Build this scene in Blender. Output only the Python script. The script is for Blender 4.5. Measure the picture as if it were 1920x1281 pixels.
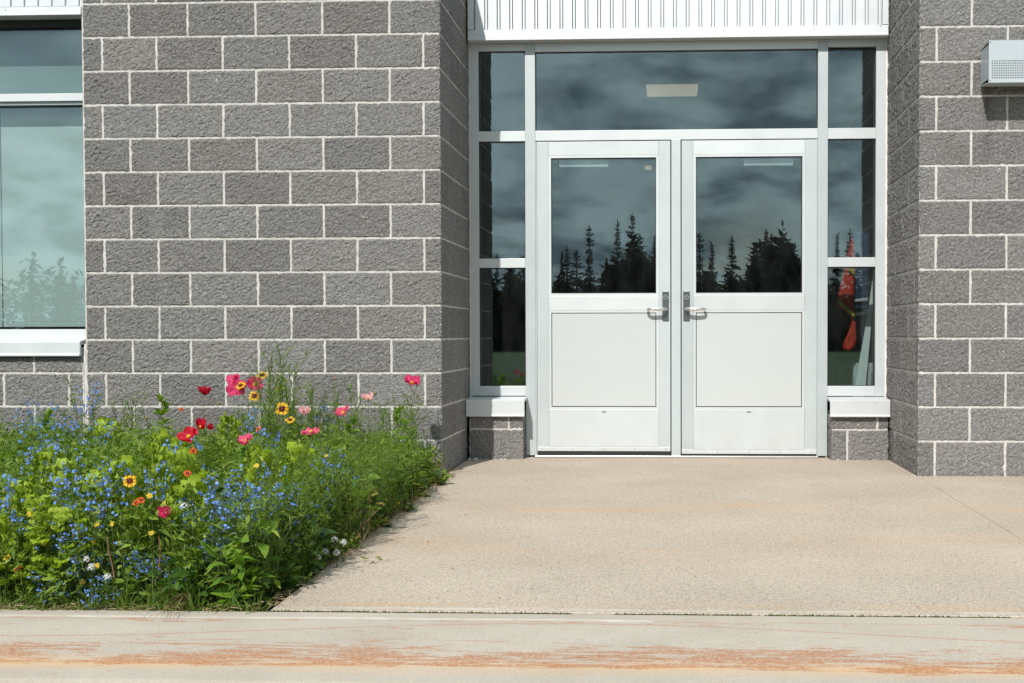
import bpy, bmesh, math, random
import numpy as np
from mathutils import Matrix, Vector, noise
R = math.radians
rnd = random.Random(7)
rng = np.random.default_rng(11)
scene = bpy.context.scene
for o in list(bpy.data.objects):
    bpy.data.objects.remove(o)
col = scene.collection

# ------------------------------------------------------------------ camera
yaw, pitch, roll = 0.04411, -0.02494, -0.00176
cd = bpy.data.cameras.new('camera')
cam = bpy.data.objects.new('camera', cd)
col.objects.link(cam)
A = Matrix(((math.cos(yaw), math.sin(yaw), 0), (-math.sin(yaw), math.cos(yaw), 0), (0, 0, 1)))
B = Matrix(((1, 0, 0), (0, math.cos(pitch), math.sin(pitch)), (0, -math.sin(pitch), math.cos(pitch))))
Cc = Matrix(((math.cos(roll), 0, math.sin(roll)), (0, 1, 0), (-math.sin(roll), 0, math.cos(roll))))
M3 = Cc @ B @ A
right, fwd, up = Vector(M3[0]), Vector(M3[1]), Vector(M3[2])
mw = Matrix.Identity(4)
for i in range(3):
    mw[i][0], mw[i][1], mw[i][2] = right[i], up[i], -fwd[i]
mw.translation = Vector((1.34458, -7.00893, 0.82659))
cam.matrix_world = mw
cd.sensor_width = 36
cd.lens = 2236.19 / 1920 * 36
cd.shift_x = (960 - 1155.26) / 1920
cd.shift_y = (683.09 - 640.5) / 1920
cd.clip_start = 0.05
cd.clip_end = 2000
scene.camera = cam

# ------------------------------------------------------------------ sun, sky
SUN = Vector((0.213, 1.0, -0.94)).normalized()          # direction the light travels
sun_elev = math.asin(-SUN.z)
sl = bpy.data.lights.new('sun', 'SUN')
sl.energy = 4.3
sl.angle = R(0.55)
sl.color = (1.0, 0.965, 0.915)
so = bpy.data.objects.new('sun', sl)
col.objects.link(so)
so.rotation_euler = SUN.to_track_quat('-Z', 'Y').to_euler()
so.location = (-3, -12, 12)

world = bpy.data.worlds.new('World')
scene.world = world
world.use_nodes = True
wn, wl = world.node_tree.nodes, world.node_tree.links
wn.clear()
wo = wn.new('ShaderNodeOutputWorld')
sky = wn.new('ShaderNodeTexSky')
sky.sky_type = 'NISHITA'
sky.sun_disc = False
sky.sun_elevation = sun_elev
sky.sun_rotation = math.atan2(-SUN.x, -SUN.y)
bg1 = wn.new('ShaderNodeBackground'); bg1.inputs[1].default_value = 0.085
wl.new(sky.outputs[0], bg1.inputs[0])
tc = wn.new('ShaderNodeTexCoord')
sep = wn.new('ShaderNodeSeparateXYZ'); wl.new(tc.outputs['Generated'], sep.inputs[0])
def wmath(op, a, b=None, clamp=False):
    n = wn.new('ShaderNodeMath'); n.operation = op; n.use_clamp = clamp
    for i, v in enumerate((a, b)):
        if v is None: continue
        if isinstance(v, (int, float)): n.inputs[i].default_value = v
        else: wl.new(v, n.inputs[i])
    return n.outputs[0]
zz = wmath('ADD', wmath('MAXIMUM', sep.outputs[2], 0.0), 0.30)
cx_ = wmath('DIVIDE', sep.outputs[0], zz)
cy_ = wmath('DIVIDE', sep.outputs[1], zz)
comb = wn.new('ShaderNodeCombineXYZ')
wl.new(cx_, comb.inputs[0]); wl.new(cy_, comb.inputs[1])
nz = wn.new('ShaderNodeTexNoise'); nz.inputs['Scale'].default_value = 1.9; nz.inputs['Detail'].default_value = 7
nz.inputs['Roughness'].default_value = 0.55; nz.inputs['Distortion'].default_value = 0.4
wl.new(comb.outputs[0], nz.inputs[0])
cr = wn.new('ShaderNodeValToRGB')
cr.color_ramp.elements[0].position = 0.34; cr.color_ramp.elements[1].position = 0.50
wl.new(nz.outputs[0], cr.inputs[0])
nz2 = wn.new('ShaderNodeTexNoise'); nz2.inputs['Scale'].default_value = 4.6; nz2.inputs['Detail'].default_value = 7; nz2.inputs['Distortion'].default_value = 0.15
wl.new(comb.outputs[0], nz2.inputs[0])
cr2 = wn.new('ShaderNodeValToRGB')
cr2.color_ramp.elements[0].position = 0.40; cr2.color_ramp.elements[0].color = (0.40, 0.54, 0.64, 1)
cr2.color_ramp.elements[1].position = 0.57; cr2.color_ramp.elements[1].color = (1.40, 1.66, 1.72, 1)
wl.new(nz2.outputs[0], cr2.inputs[0])
bg2 = wn.new('ShaderNodeBackground'); bg2.inputs[1].default_value = 0.66
wl.new(cr2.outputs[0], bg2.inputs[0])
mx = wn.new('ShaderNodeMixShader')
wl.new(cr.outputs[0], mx.inputs[0]); wl.new(bg1.outputs[0], mx.inputs[1]); wl.new(bg2.outputs[0], mx.inputs[2])
wl.new(mx.outputs[0], wo.inputs[0])

scene.view_settings.view_transform = 'Standard'
scene.view_settings.look = 'None'
scene.view_settings.gamma = 1
scene.view_settings.use_curve_mapping = False
scene.view_settings.exposure = 0.0
scene.render.engine = 'CYCLES'
scene.cycles.max_bounces = 10
scene.cycles.transparent_max_bounces = 24
scene.cycles.glossy_bounces = 5
scene.cycles.caustics_reflective = False
scene.cycles.caustics_refractive = False
scene.cycles.use_denoising = True

# ------------------------------------------------------------------ material helpers
class Mat:
    def __init__(s, name):
        s.m = bpy.data.materials.new(name); s.m.use_nodes = True
        s.n = s.m.node_tree.nodes; s.l = s.m.node_tree.links
        s.b = s.n['Principled BSDF']; s.out = s.n['Material Output']
    def link(s, a, b): s.l.new(a, b)
    def new(s, t, **kw):
        n = s.n.new(t)
        for k, v in kw.items(): setattr(n, k, v)
        return n
    def coord(s, kind='Object'): return s.new('ShaderNodeTexCoord').outputs[kind]
    def pos(s): return s.new('ShaderNodeNewGeometry').outputs['Position']
    def mapping(s, v, scale=(1, 1, 1), loc=(0, 0, 0)):
        n = s.new('ShaderNodeMapping'); n.inputs['Scale'].default_value = scale; n.inputs['Location'].default_value = loc
        s.link(v, n.inputs[0]); return n.outputs[0]
    def noise(s, v, scale, detail=4, rough=0.55, dist=0.0):
        n = s.new('ShaderNodeTexNoise'); n.inputs['Scale'].default_value = scale
        n.inputs['Detail'].default_value = detail; n.inputs['Roughness'].default_value = rough
        n.inputs['Distortion'].default_value = dist
        if v is not None: s.link(v, n.inputs[0])
        return n.outputs[0]
    def voro(s, v, scale, out='Distance', feature='F1', rand=1.0):
        n = s.new('ShaderNodeTexVoronoi'); n.feature = feature; n.inputs['Scale'].default_value = scale
        n.inputs['Randomness'].default_value = rand
        s.link(v, n.inputs[0]); return n.outputs[out]
    def ramp(s, v, stops, interp='LINEAR'):
        n = s.new('ShaderNodeValToRGB'); e = n.color_ramp.elements; n.color_ramp.interpolation = interp
        while len(e) < len(stops): e.new(0.5)
        for el, (p, c) in zip(e, stops):
            el.position = p
            el.color = (c, c, c, 1) if isinstance(c, (int, float)) else (*c, 1)
        s.link(v, n.inputs[0]); return n.outputs[0]
    def math(s, op, a, b=None, clamp=False, c=None):
        n = s.new('ShaderNodeMath'); n.operation = op; n.use_clamp = clamp
        for i, v in enumerate((a, b, c)):
            if v is None: continue
            if isinstance(v, (int, float)): n.inputs[i].default_value = v
            else: s.link(v, n.inputs[i])
        return n.outputs[0]
    def mix(s, f, a, b, blend='MIX'):
        n = s.new('ShaderNodeMix'); n.data_type = 'RGBA'; n.blend_type = blend
        for idx, v in ((0, f), (6, a), (7, b)):
            if isinstance(v, (int, float)):
                if idx == 0: n.inputs[idx].default_value = v
                else: n.inputs[idx].default_value = (v, v, v, 1)
            elif isinstance(v, tuple): n.inputs[idx].default_value = (*v, 1)
            else: s.link(v, n.inputs[idx])
        return n.outputs[2]
    def bump(s, h, strength=0.5, dist=0.002, normal=None):
        n = s.new('ShaderNodeBump'); n.inputs['Strength'].default_value = strength; n.inputs['Distance'].default_value = dist
        s.link(h, n.inputs['Height'])
        if normal is not None: s.link(normal, n.inputs['Normal'])
        return n.outputs[0]
    def objrand(s): return s.new('ShaderNodeObjectInfo').outputs['Random']
    def island(s): return s.new('ShaderNodeNewGeometry').outputs['Random Per Island']
    def sepxyz(s, v):
        n = s.new('ShaderNodeSeparateXYZ'); s.link(v, n.inputs[0]); return n.outputs
    def base(s, c, rough=0.8, metal=0.0, spec=0.5, normal=None):
        b = s.b
        if isinstance(c, tuple): b.inputs['Base Color'].default_value = (*c, 1)
        else: s.link(c, b.inputs['Base Color'])
        if isinstance(rough, (int, float)): b.inputs['Roughness'].default_value = rough
        else: s.link(rough, b.inputs['Roughness'])
        b.inputs['Metallic'].default_value = metal
        b.inputs['Specular IOR Level'].default_value = spec
        if normal is not None: s.link(normal, b.inputs['Normal'])
        return s.m

def m_block():
    m = Mat('split_face_block')
    p = m.pos()
    n1 = m.noise(p, 9, 5, 0.6)
    n2 = m.noise(p, 75, 5, 0.7)
    c = m.ramp(n2, [(0.32, (0.120, 0.117, 0.115)), (0.50, (0.240, 0.234, 0.229)), (0.68, (0.40, 0.39, 0.38))])
    c = m.mix(m.ramp(n1, [(0.3, 0.0), (0.7, 0.4)]), c, (0.255, 0.249, 0.245))
    r = m.objrand()
    c = m.mix(m.math('FRACT', m.math('MULTIPLY', r, 17.3)), c, m.mix(1.0, c, (1.03, 1.0, 0.97), 'MULTIPLY'))
    v = m.math('MULTIPLY_ADD', r, 0.24, c=0.88)
    hv = m.new('ShaderNodeHueSaturation'); m.link(v, hv.inputs['Value']); m.link(c, hv.inputs['Color']); c = hv.outputs[0]
    c = m.mix(m.ramp(m.noise(m.mapping(p, (1, 1, 0.35)), 3.3, 5, 0.7), [(0.58, 0.0), (0.70, 0.30)]), c, (0.36, 0.34, 0.32))
    # aggregate specks: pale and pinkish grains broken open at the face
    vd = m.voro(p, 62); vc = m.voro(p, 62, 'Color')
    sx = m.sepxyz(vc)
    pick = m.math('GREATER_THAN', sx[0], 0.84)
    size = m.math('MULTIPLY_ADD', sx[1], 0.16, c=0.08)
    dot = m.math('MULTIPLY', m.math('LESS_THAN', vd, size), pick)
    grain = m.mix(sx[2], (0.62, 0.58, 0.54), (0.58, 0.42, 0.33))
    c = m.mix(m.math('MULTIPLY', dot, 0.85), c, grain)
    vd2 = m.voro(p, 150); vc2 = m.sepxyz(m.voro(p, 150, 'Color'))
    dot2 = m.math('MULTIPLY', m.math('LESS_THAN', vd2, 0.26), m.math('GREATER_THAN', vc2[0], 0.90))
    c = m.mix(m.math('MULTIPLY', dot2, 0.6), c, (0.40, 0.38, 0.35))
    dot3 = m.math('MULTIPLY', m.math('LESS_THAN', vd2, 0.3), m.math('LESS_THAN', vc2[1], 0.10))
    c = m.mix(m.math('MULTIPLY', dot3, 0.6), c, (0.06, 0.056, 0.054))
    # rusty run below the vent hood, a few brownish patches
    xyz = m.sepxyz(p)
    wob = m.math('MULTIPLY', m.math('SUBTRACT', m.noise(m.mapping(p, (3, 3, 9)), 3, 3), 0.5), 0.05)
    dx = m.math('ABSOLUTE', m.math('SUBTRACT', m.math('ADD', xyz[0], wob), 3.185))
    run = m.math('SUBTRACT', 1.0, m.math('DIVIDE', dx, 0.036), clamp=True)
    zt = m.math('LESS_THAN', xyz[2], 2.26)
    fall = m.math('MULTIPLY', m.math('SUBTRACT', xyz[2], 1.7), 1.9, clamp=True)
    run = m.math('MULTIPLY', m.math('MULTIPLY', run, zt), m.math('MULTIPLY', fall, m.ramp(n1, [(0.35, 0.3), (0.6, 1.0)])))
    c = m.mix(m.math('MULTIPLY', run, 0.75), c, (0.085, 0.055, 0.045))
    st = m.ramp(m.noise(p, 1.9, 3, 0.5), [(0.62, 0.0), (0.75, 0.35)])
    c = m.mix(st, c, (0.17, 0.135, 0.115))
    # fine fractured relief
    q = m.mapping(p, (1, 1, 1.25))
    b1 = m.bump(m.noise(q, 105, 6, 0.8), 1.0, 0.0105)
    b2 = m.bump(m.voro(p, 190), 0.6, 0.0030, b1)
    return m.base(c, 0.92, spec=0.25, normal=b2)

def m_mortar():
    m = Mat('pale_mortar'); p = m.pos()
    c = m.ramp(m.noise(p, 14, 4), [(0.3, (0.50, 0.475, 0.44)), (0.7, (0.66, 0.635, 0.60))])
    c = m.mix(m.ramp(m.noise(p, 120, 3), [(0.55, 0.0), (0.75, 0.4)]), c, (0.36, 0.33, 0.30))
    return m.base(c, 0.9, spec=0.2, normal=m.bump(m.noise(p, 170, 4, 0.7), 0.8, 0.003))

def m_simple(name, c, rough=0.5, metal=0, spec=0.5, bump=None, var=0.0, nscale=3.0, nrough=None):
    m = Mat(name); p = m.pos(); cc = c; nn = None
    if var:
        cc = m.mix(m.noise(p, nscale, 4), tuple(x * (1 - var) for x in c), tuple(min(1, x * (1 + var)) for x in c))
        hv = m.new('ShaderNodeHueSaturation'); m.link(m.math('MULTIPLY_ADD', m.objrand(), var, c=1 - var / 2), hv.inputs['Value'])
        m.link(cc, hv.inputs['Color']); cc = hv.outputs[0]
    if bump: nn = m.bump(m.noise(p, bump[0], 3), bump[1], bump[2])
    rr = rough
    if nrough: rr = m.ramp(m.noise(p, nrough, 4), [(0.3, rough - 0.08), (0.7, rough + 0.1)])
    return m.base(cc, rr, metal, spec, nn)

def m_alu(name='satin_white_aluminium', c=(0.66, 0.695, 0.70), grime=0.05):
    m = Mat(name); p = m.pos()
    streak = m.noise(m.mapping(p, (26, 26, 1.1)), 3, 4, 0.6)
    cc = m.mix(m.ramp(streak, [(0.45, 0.0), (0.8, grime)]), c, (0.45, 0.45, 0.43))
    spots = m.ramp(m.noise(p, 90, 2), [(0.76, 0.0), (0.82, 0.5)])
    cc = m.mix(spots, cc, (0.35, 0.33, 0.30))
    xyz = m.sepxyz(p)
    low = m.math('MULTIPLY', m.math('SUBTRACT', 1.0, m.math('DIVIDE', xyz[2], 0.35), clamp=True), m.ramp(m.noise(p, 11, 5), [(0.40, 0.0), (0.75, 0.22)]))
    cc = m.mix(low, cc, (0.42, 0.38, 0.32))
    hv = m.new('ShaderNodeHueSaturation'); m.link(m.math('MULTIPLY_ADD', m.objrand(), 0.10, c=0.93), hv.inputs['Value'])
    m.link(cc, hv.inputs['Color'])
    return m.base(hv.outputs[0], m.ramp(m.noise(p, 5, 3), [(0.3, 0.34), (0.7, 0.5)]), 0.25, 0.5, m.bump(m.noise(m.mapping(p, (200, 200, 3)), 2, 2), 0.06, 0.001))

def m_glass(name, refl, tint):
    m = Mat(name); m.n.remove(m.b)
    tr = m.new('ShaderNodeBsdfTransparent'); tr.inputs[0].default_value = (*tint, 1)
    gl = m.new('ShaderNodeBsdfGlossy'); gl.inputs['Roughness'].default_value = 0.0; gl.inputs[0].default_value = (0.84, 0.99, 1.02, 1)
    b = m.bump(m.noise(m.pos(), 1.3, 2), 0.2, 0.0010); m.link(b, gl.inputs['Normal'])
    ge = m.new('ShaderNodeNewGeometry')
    vm = m.new('ShaderNodeVectorMath', operation='DOT_PRODUCT'); m.link(ge.outputs['Normal'], vm.inputs[0]); m.link(ge.outputs['Incoming'], vm.inputs[1])
    c1 = m.math('SUBTRACT', 1.0, m.math('ABSOLUTE', vm.outputs['Value']), clamp=True)
    fac = m.math('ADD', m.math('MULTIPLY', m.math('POWER', c1, 5.0), 1-refl), refl, clamp=True)
    ms = m.new('ShaderNodeMixShader'); m.link(fac, ms.inputs[0]); m.link(tr.outputs[0], ms.inputs[1]); m.link(gl.outputs[0], ms.inputs[2])
    # faint dust and wiping marks on the outside
    df = m.new('ShaderNodeBsdfDiffuse'); df.inputs[0].default_value = (0.6, 0.62, 0.6, 1)
    ms2 = m.new('ShaderNodeMixShader')
    dust = m.ramp(m.noise(m.mapping(m.pos(), (2, 2, 1)), 3.5, 5, 0.7), [(0.4, 0.001), (0.8, 0.010)])
    m.link(dust, ms2.inputs[0]); m.link(ms.outputs[0], ms2.inputs[1]); m.link(df.outputs[0], ms2.inputs[2])
    m.link(ms2.outputs[0], m.out.inputs[0])
    return m.m

def m_concrete_slab():
    m = Mat('exposed_aggregate_concrete'); p = m.pos()
    c = m.ramp(m.noise(p, 1.4, 5, 0.6), [(0.3, (0.435, 0.368, 0.298)), (0.7, (0.53, 0.452, 0.370))])
    f = m.noise(p, 120, 5, 0.8)
    c = m.mix(1.0, c, m.ramp(f, [(0.32, (0.34, 0.32, 0.30)), (0.45, (0.90, 0.88, 0.87)), (0.58, (1.14, 1.13, 1.12)), (0.72, (1.5, 1.46, 1.42))]), 'MULTIPLY')
    c = m.mix(1.0, c, m.ramp(m.noise(p, 46, 4, 0.75), [(0.35, 0.84), (0.5, 1.0), (0.65, 1.12)]), 'MULTIPLY')
    vc = m.sepxyz(m.voro(p, 110, 'Color')); vd = m.voro(p, 110)
    dk = m.math('MULTIPLY', m.math('GREATER_THAN', vc[0], 0.86), m.math('LESS_THAN', vd, m.math('MULTIPLY_ADD', vc[1], 0.3, c=0.12)))
    c = m.mix(m.math('MULTIPLY', dk, 0.75), c, m.mix(vc[2], (0.20, 0.17, 0.145), (0.12, 0.11, 0.105)))
    vc3 = m.sepxyz(m.voro(p, 34, 'Color')); vd3 = m.voro(p, 34)
    dk3 = m.math('MULTIPLY', m.math('GREATER_THAN', vc3[0], 0.93), m.math('LESS_THAN', vd3, m.math('MULTIPLY_ADD', vc3[1], 0.12, c=0.05)))
    c = m.mix(m.math('MULTIPLY', dk3, 0.8), c, (0.13, 0.11, 0.10))
    lt = m.math('MULTIPLY', m.math('LESS_THAN', vc[1], 0.10), m.math('LESS_THAN', vd, 0.3))
    c = m.mix(m.math('MULTIPLY', lt, 0.5), c, (0.72, 0.66, 0.58))
    # orange iron stains drawn out along the kerb direction
    xyz = m.sepxyz(p)
    long = m.noise(m.mapping(p, (0.45, 2.6, 1)), 1.6, 5, 0.65, 0.3)
    def band(y, w):
        d = m.math('ABSOLUTE', m.math('SUBTRACT', xyz[1], y))
        return m.math('SUBTRACT', 1.0, m.math('DIVIDE', d, w), clamp=True)
    bands = m.math('MAXIMUM', m.math('MAXIMUM', band(-1.35, 0.42), band(-2.35, 0.55)), m.math('MULTIPLY', band(-3.40, 0.055), 1.3))
    st = m.math('MULTIPLY', m.ramp(long, [(0.44, 0.0), (0.66, 0.62)]), bands, clamp=True)
    st = m.math('ADD', st, m.ramp(long, [(0.62, 0.0), (0.85, 0.2)]))
    c = m.mix(m.math('MULTIPLY', st, m.ramp(m.noise(p, 45, 4, 0.8), [(0.38, 0.35), (0.60, 1.0)])), c, (0.56, 0.335, 0.165))
    edge = m.math('MULTIPLY', band(-3.455, 0.022), m.ramp(m.noise(m.mapping(p, (1.2, 8, 1)), 3, 4), [(0.4, 0.0), (0.6, 0.6)]))
    c = m.mix(edge, c, (0.70, 0.64, 0.55))
    return m.base(c, 0.9, spec=0.25, normal=m.bump(f, 0.6, 0.003))

def m_kerb():
    m = Mat('trowelled_kerb_concrete'); p = m.pos(); xyz = m.sepxyz(p)
    c = m.ramp(m.noise(p, 2.2, 6, 0.65), [(0.3, (0.415, 0.362, 0.300)), (0.7, (0.505, 0.448, 0.378))])
    f = m.noise(p, 210, 4, 0.7)
    c = m.mix(1.0, c, m.ramp(f, [(0.3, 0.72), (0.5, 1.0), (0.75, 1.16)]), 'MULTIPLY')
    # rusty scrapes left by plough blades: thin, broken, roughly parallel lines
    rag = m.noise(m.mapping(p, (3.2, 26, 1)), 3.0, 6, 0.75)
    brk = m.noise(m.mapping(p, (0.9, 5, 1)), 2.0, 5, 0.6)
    def line(y, w, amp, freq, ph, thr, slope=0.0):
        yy = m.math('ADD', m.math('MULTIPLY', m.math('SINE', m.math('MULTIPLY_ADD', xyz[0], freq, c=ph)), amp), y)
        yy = m.math('ADD', yy, m.math('MULTIPLY', xyz[0], slope))
        d = m.math('ABSOLUTE', m.math('SUBTRACT', m.math('ADD', xyz[1], m.math('MULTIPLY', m.math('SUBTRACT', rag, 0.5), w * 1.6)), yy))
        a = m.math('SUBTRACT', 1.0, m.math('DIVIDE', d, w), clamp=True)
        a = m.math('MULTIPLY', a, 2.2, clamp=True)
        return m.math('MULTIPLY', a, m.ramp(brk, [(thr, 0.0), (thr + 0.07, 1.0)]))
    big = m.noise(m.mapping(p, (0.75, 1.5, 1)), 1.7, 4, 0.6)
    yw = m.math('ADD', xyz[1], m.math('MULTIPLY', m.math('SUBTRACT', big, 0.5), 0.14))
    def dens(y, w, amt):
        d = m.math('DIVIDE', m.math('SUBTRACT', yw, y), w)
        return m.math('MULTIPLY', m.math('POWER', 2.718, m.math('MULTIPLY', m.math('MULTIPLY', d, d), -1.0)), amt)
    D = m.math('ADD', dens(-4.055, 0.022, 0.18), m.math('ADD', dens(-4.00, 0.055, 0.135), dens(-3.90, 0.11, 0.10)))
    D = m.math('ADD', D, dens(-3.615, 0.02, 0.10))
    streak = m.noise(m.mapping(p, (1.7, 13, 1)), 4.6, 8, 0.78, 0.5)
    sc_ = m.math('ADD', m.math('ADD', streak, D), m.math('MULTIPLY', m.math('SUBTRACT', m.noise(m.mapping(p, (1.1, 2.5, 1)), 2.7, 3, 0.5), 0.5), 0.5))
    a = m.ramp(sc_, [(0.640, 0.0), (0.668, 1.0)])
    for l in (line(-3.72, 0.0060, 0.095, 1.9, -0.5, 0.34), line(-3.605, 0.004, 0.010, 1.1, 0.0, 0.42), line(-3.93, 0.008, 0.06, 1.5, 1.9, 0.38), line(-3.86, 0.005, 0.05, 2.3, 0.3, 0.46)):
        a = m.math('MAXIMUM', a, m.math('MULTIPLY', l, 0.75))
    speck = m.ramp(m.noise(m.mapping(p, (1, 1.8, 1)), 120, 3, 0.8), [(0.40, 0.0), (0.50, 1.0)])
    a = m.math('MULTIPLY', a, speck)
    halo = m.math('SUBTRACT', 1.0, m.math('DIVIDE', m.math('ABSOLUTE', m.math('ADD', xyz[1], 4.06)), 0.09), clamp=True)
    c = m.mix(m.math('MULTIPLY', halo, m.ramp(m.noise(m.mapping(p, (0.8, 3, 1)), 2, 3), [(0.35, 0.2), (0.6, 0.95)])), c, (0.60, 0.40, 0.235))
    c = m.mix(m.math('MULTIPLY', a, 0.85), c, m.mix(m.noise(p, 60, 2), (0.27, 0.085, 0.025), (0.52, 0.22, 0.075)))
    # whitish lime line near the joint
    wy = m.math('ABSOLUTE', m.math('SUBTRACT', m.math('ADD', xyz[1], m.math('MULTIPLY', m.math('SUBTRACT', brk, 0.5), 0.05)), -3.585))
    wl_ = m.math('MULTIPLY', m.math('SUBTRACT', 1.0, m.math('DIVIDE', wy, 0.017), clamp=True), m.math('LESS_THAN', xyz[0], 1.3))
    c = m.mix(m.math('MULTIPLY', wl_, m.ramp(rag, [(0.4, 0.0), (0.55, 0.7)])), c, (0.78, 0.74, 0.68))
    return m.base(c, 0.85, spec=0.3, normal=m.bump(m.noise(p, 130, 5, 0.7), 0.35, 0.002))

def m_leaf(name, cols, trans=0.38, rough=0.5):
    m = Mat(name)
    r = m.island()
    n = len(cols)
    c = m.ramp(r, [(i / max(1, n - 1), cc) for i, cc in enumerate(cols)])
    c = m.mix(m.math('MULTIPLY', m.noise(m.pos(), 40, 3), 0.5), c, tuple(x * 0.6 for x in cols[0]))
    b = m.b; m.link(c, b.inputs['Base Color']); b.inputs['Roughness'].default_value = rough
    b.inputs['Specular IOR Level'].default_value = 0.35
    t = m.new('ShaderNodeBsdfTranslucent')
    hv = m.new('ShaderNodeHueSaturation'); hv.inputs['Value'].default_value = 1.5; hv.inputs['Saturation'].default_value = 1.1; m.link(c, hv.inputs['Color'])
    m.link(hv.outputs[0], t.inputs[0])
    ms = m.new('ShaderNodeMixShader'); ms.inputs[0].default_value = trans
    m.link(b.outputs[0], ms.inputs[1]); m.link(t.outputs[0], ms.inputs[2]); m.link(ms.outputs[0], m.out.inputs[0])
    return m.m

def m_emit(name, c, s):
    m = Mat(name); m.b.inputs['Base Color'].default_value = (*c, 1)
    m.b.inputs['Emission Color'].default_value = (*c, 1); m.b.inputs['Emission Strength'].default_value = s
    return m.m

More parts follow.
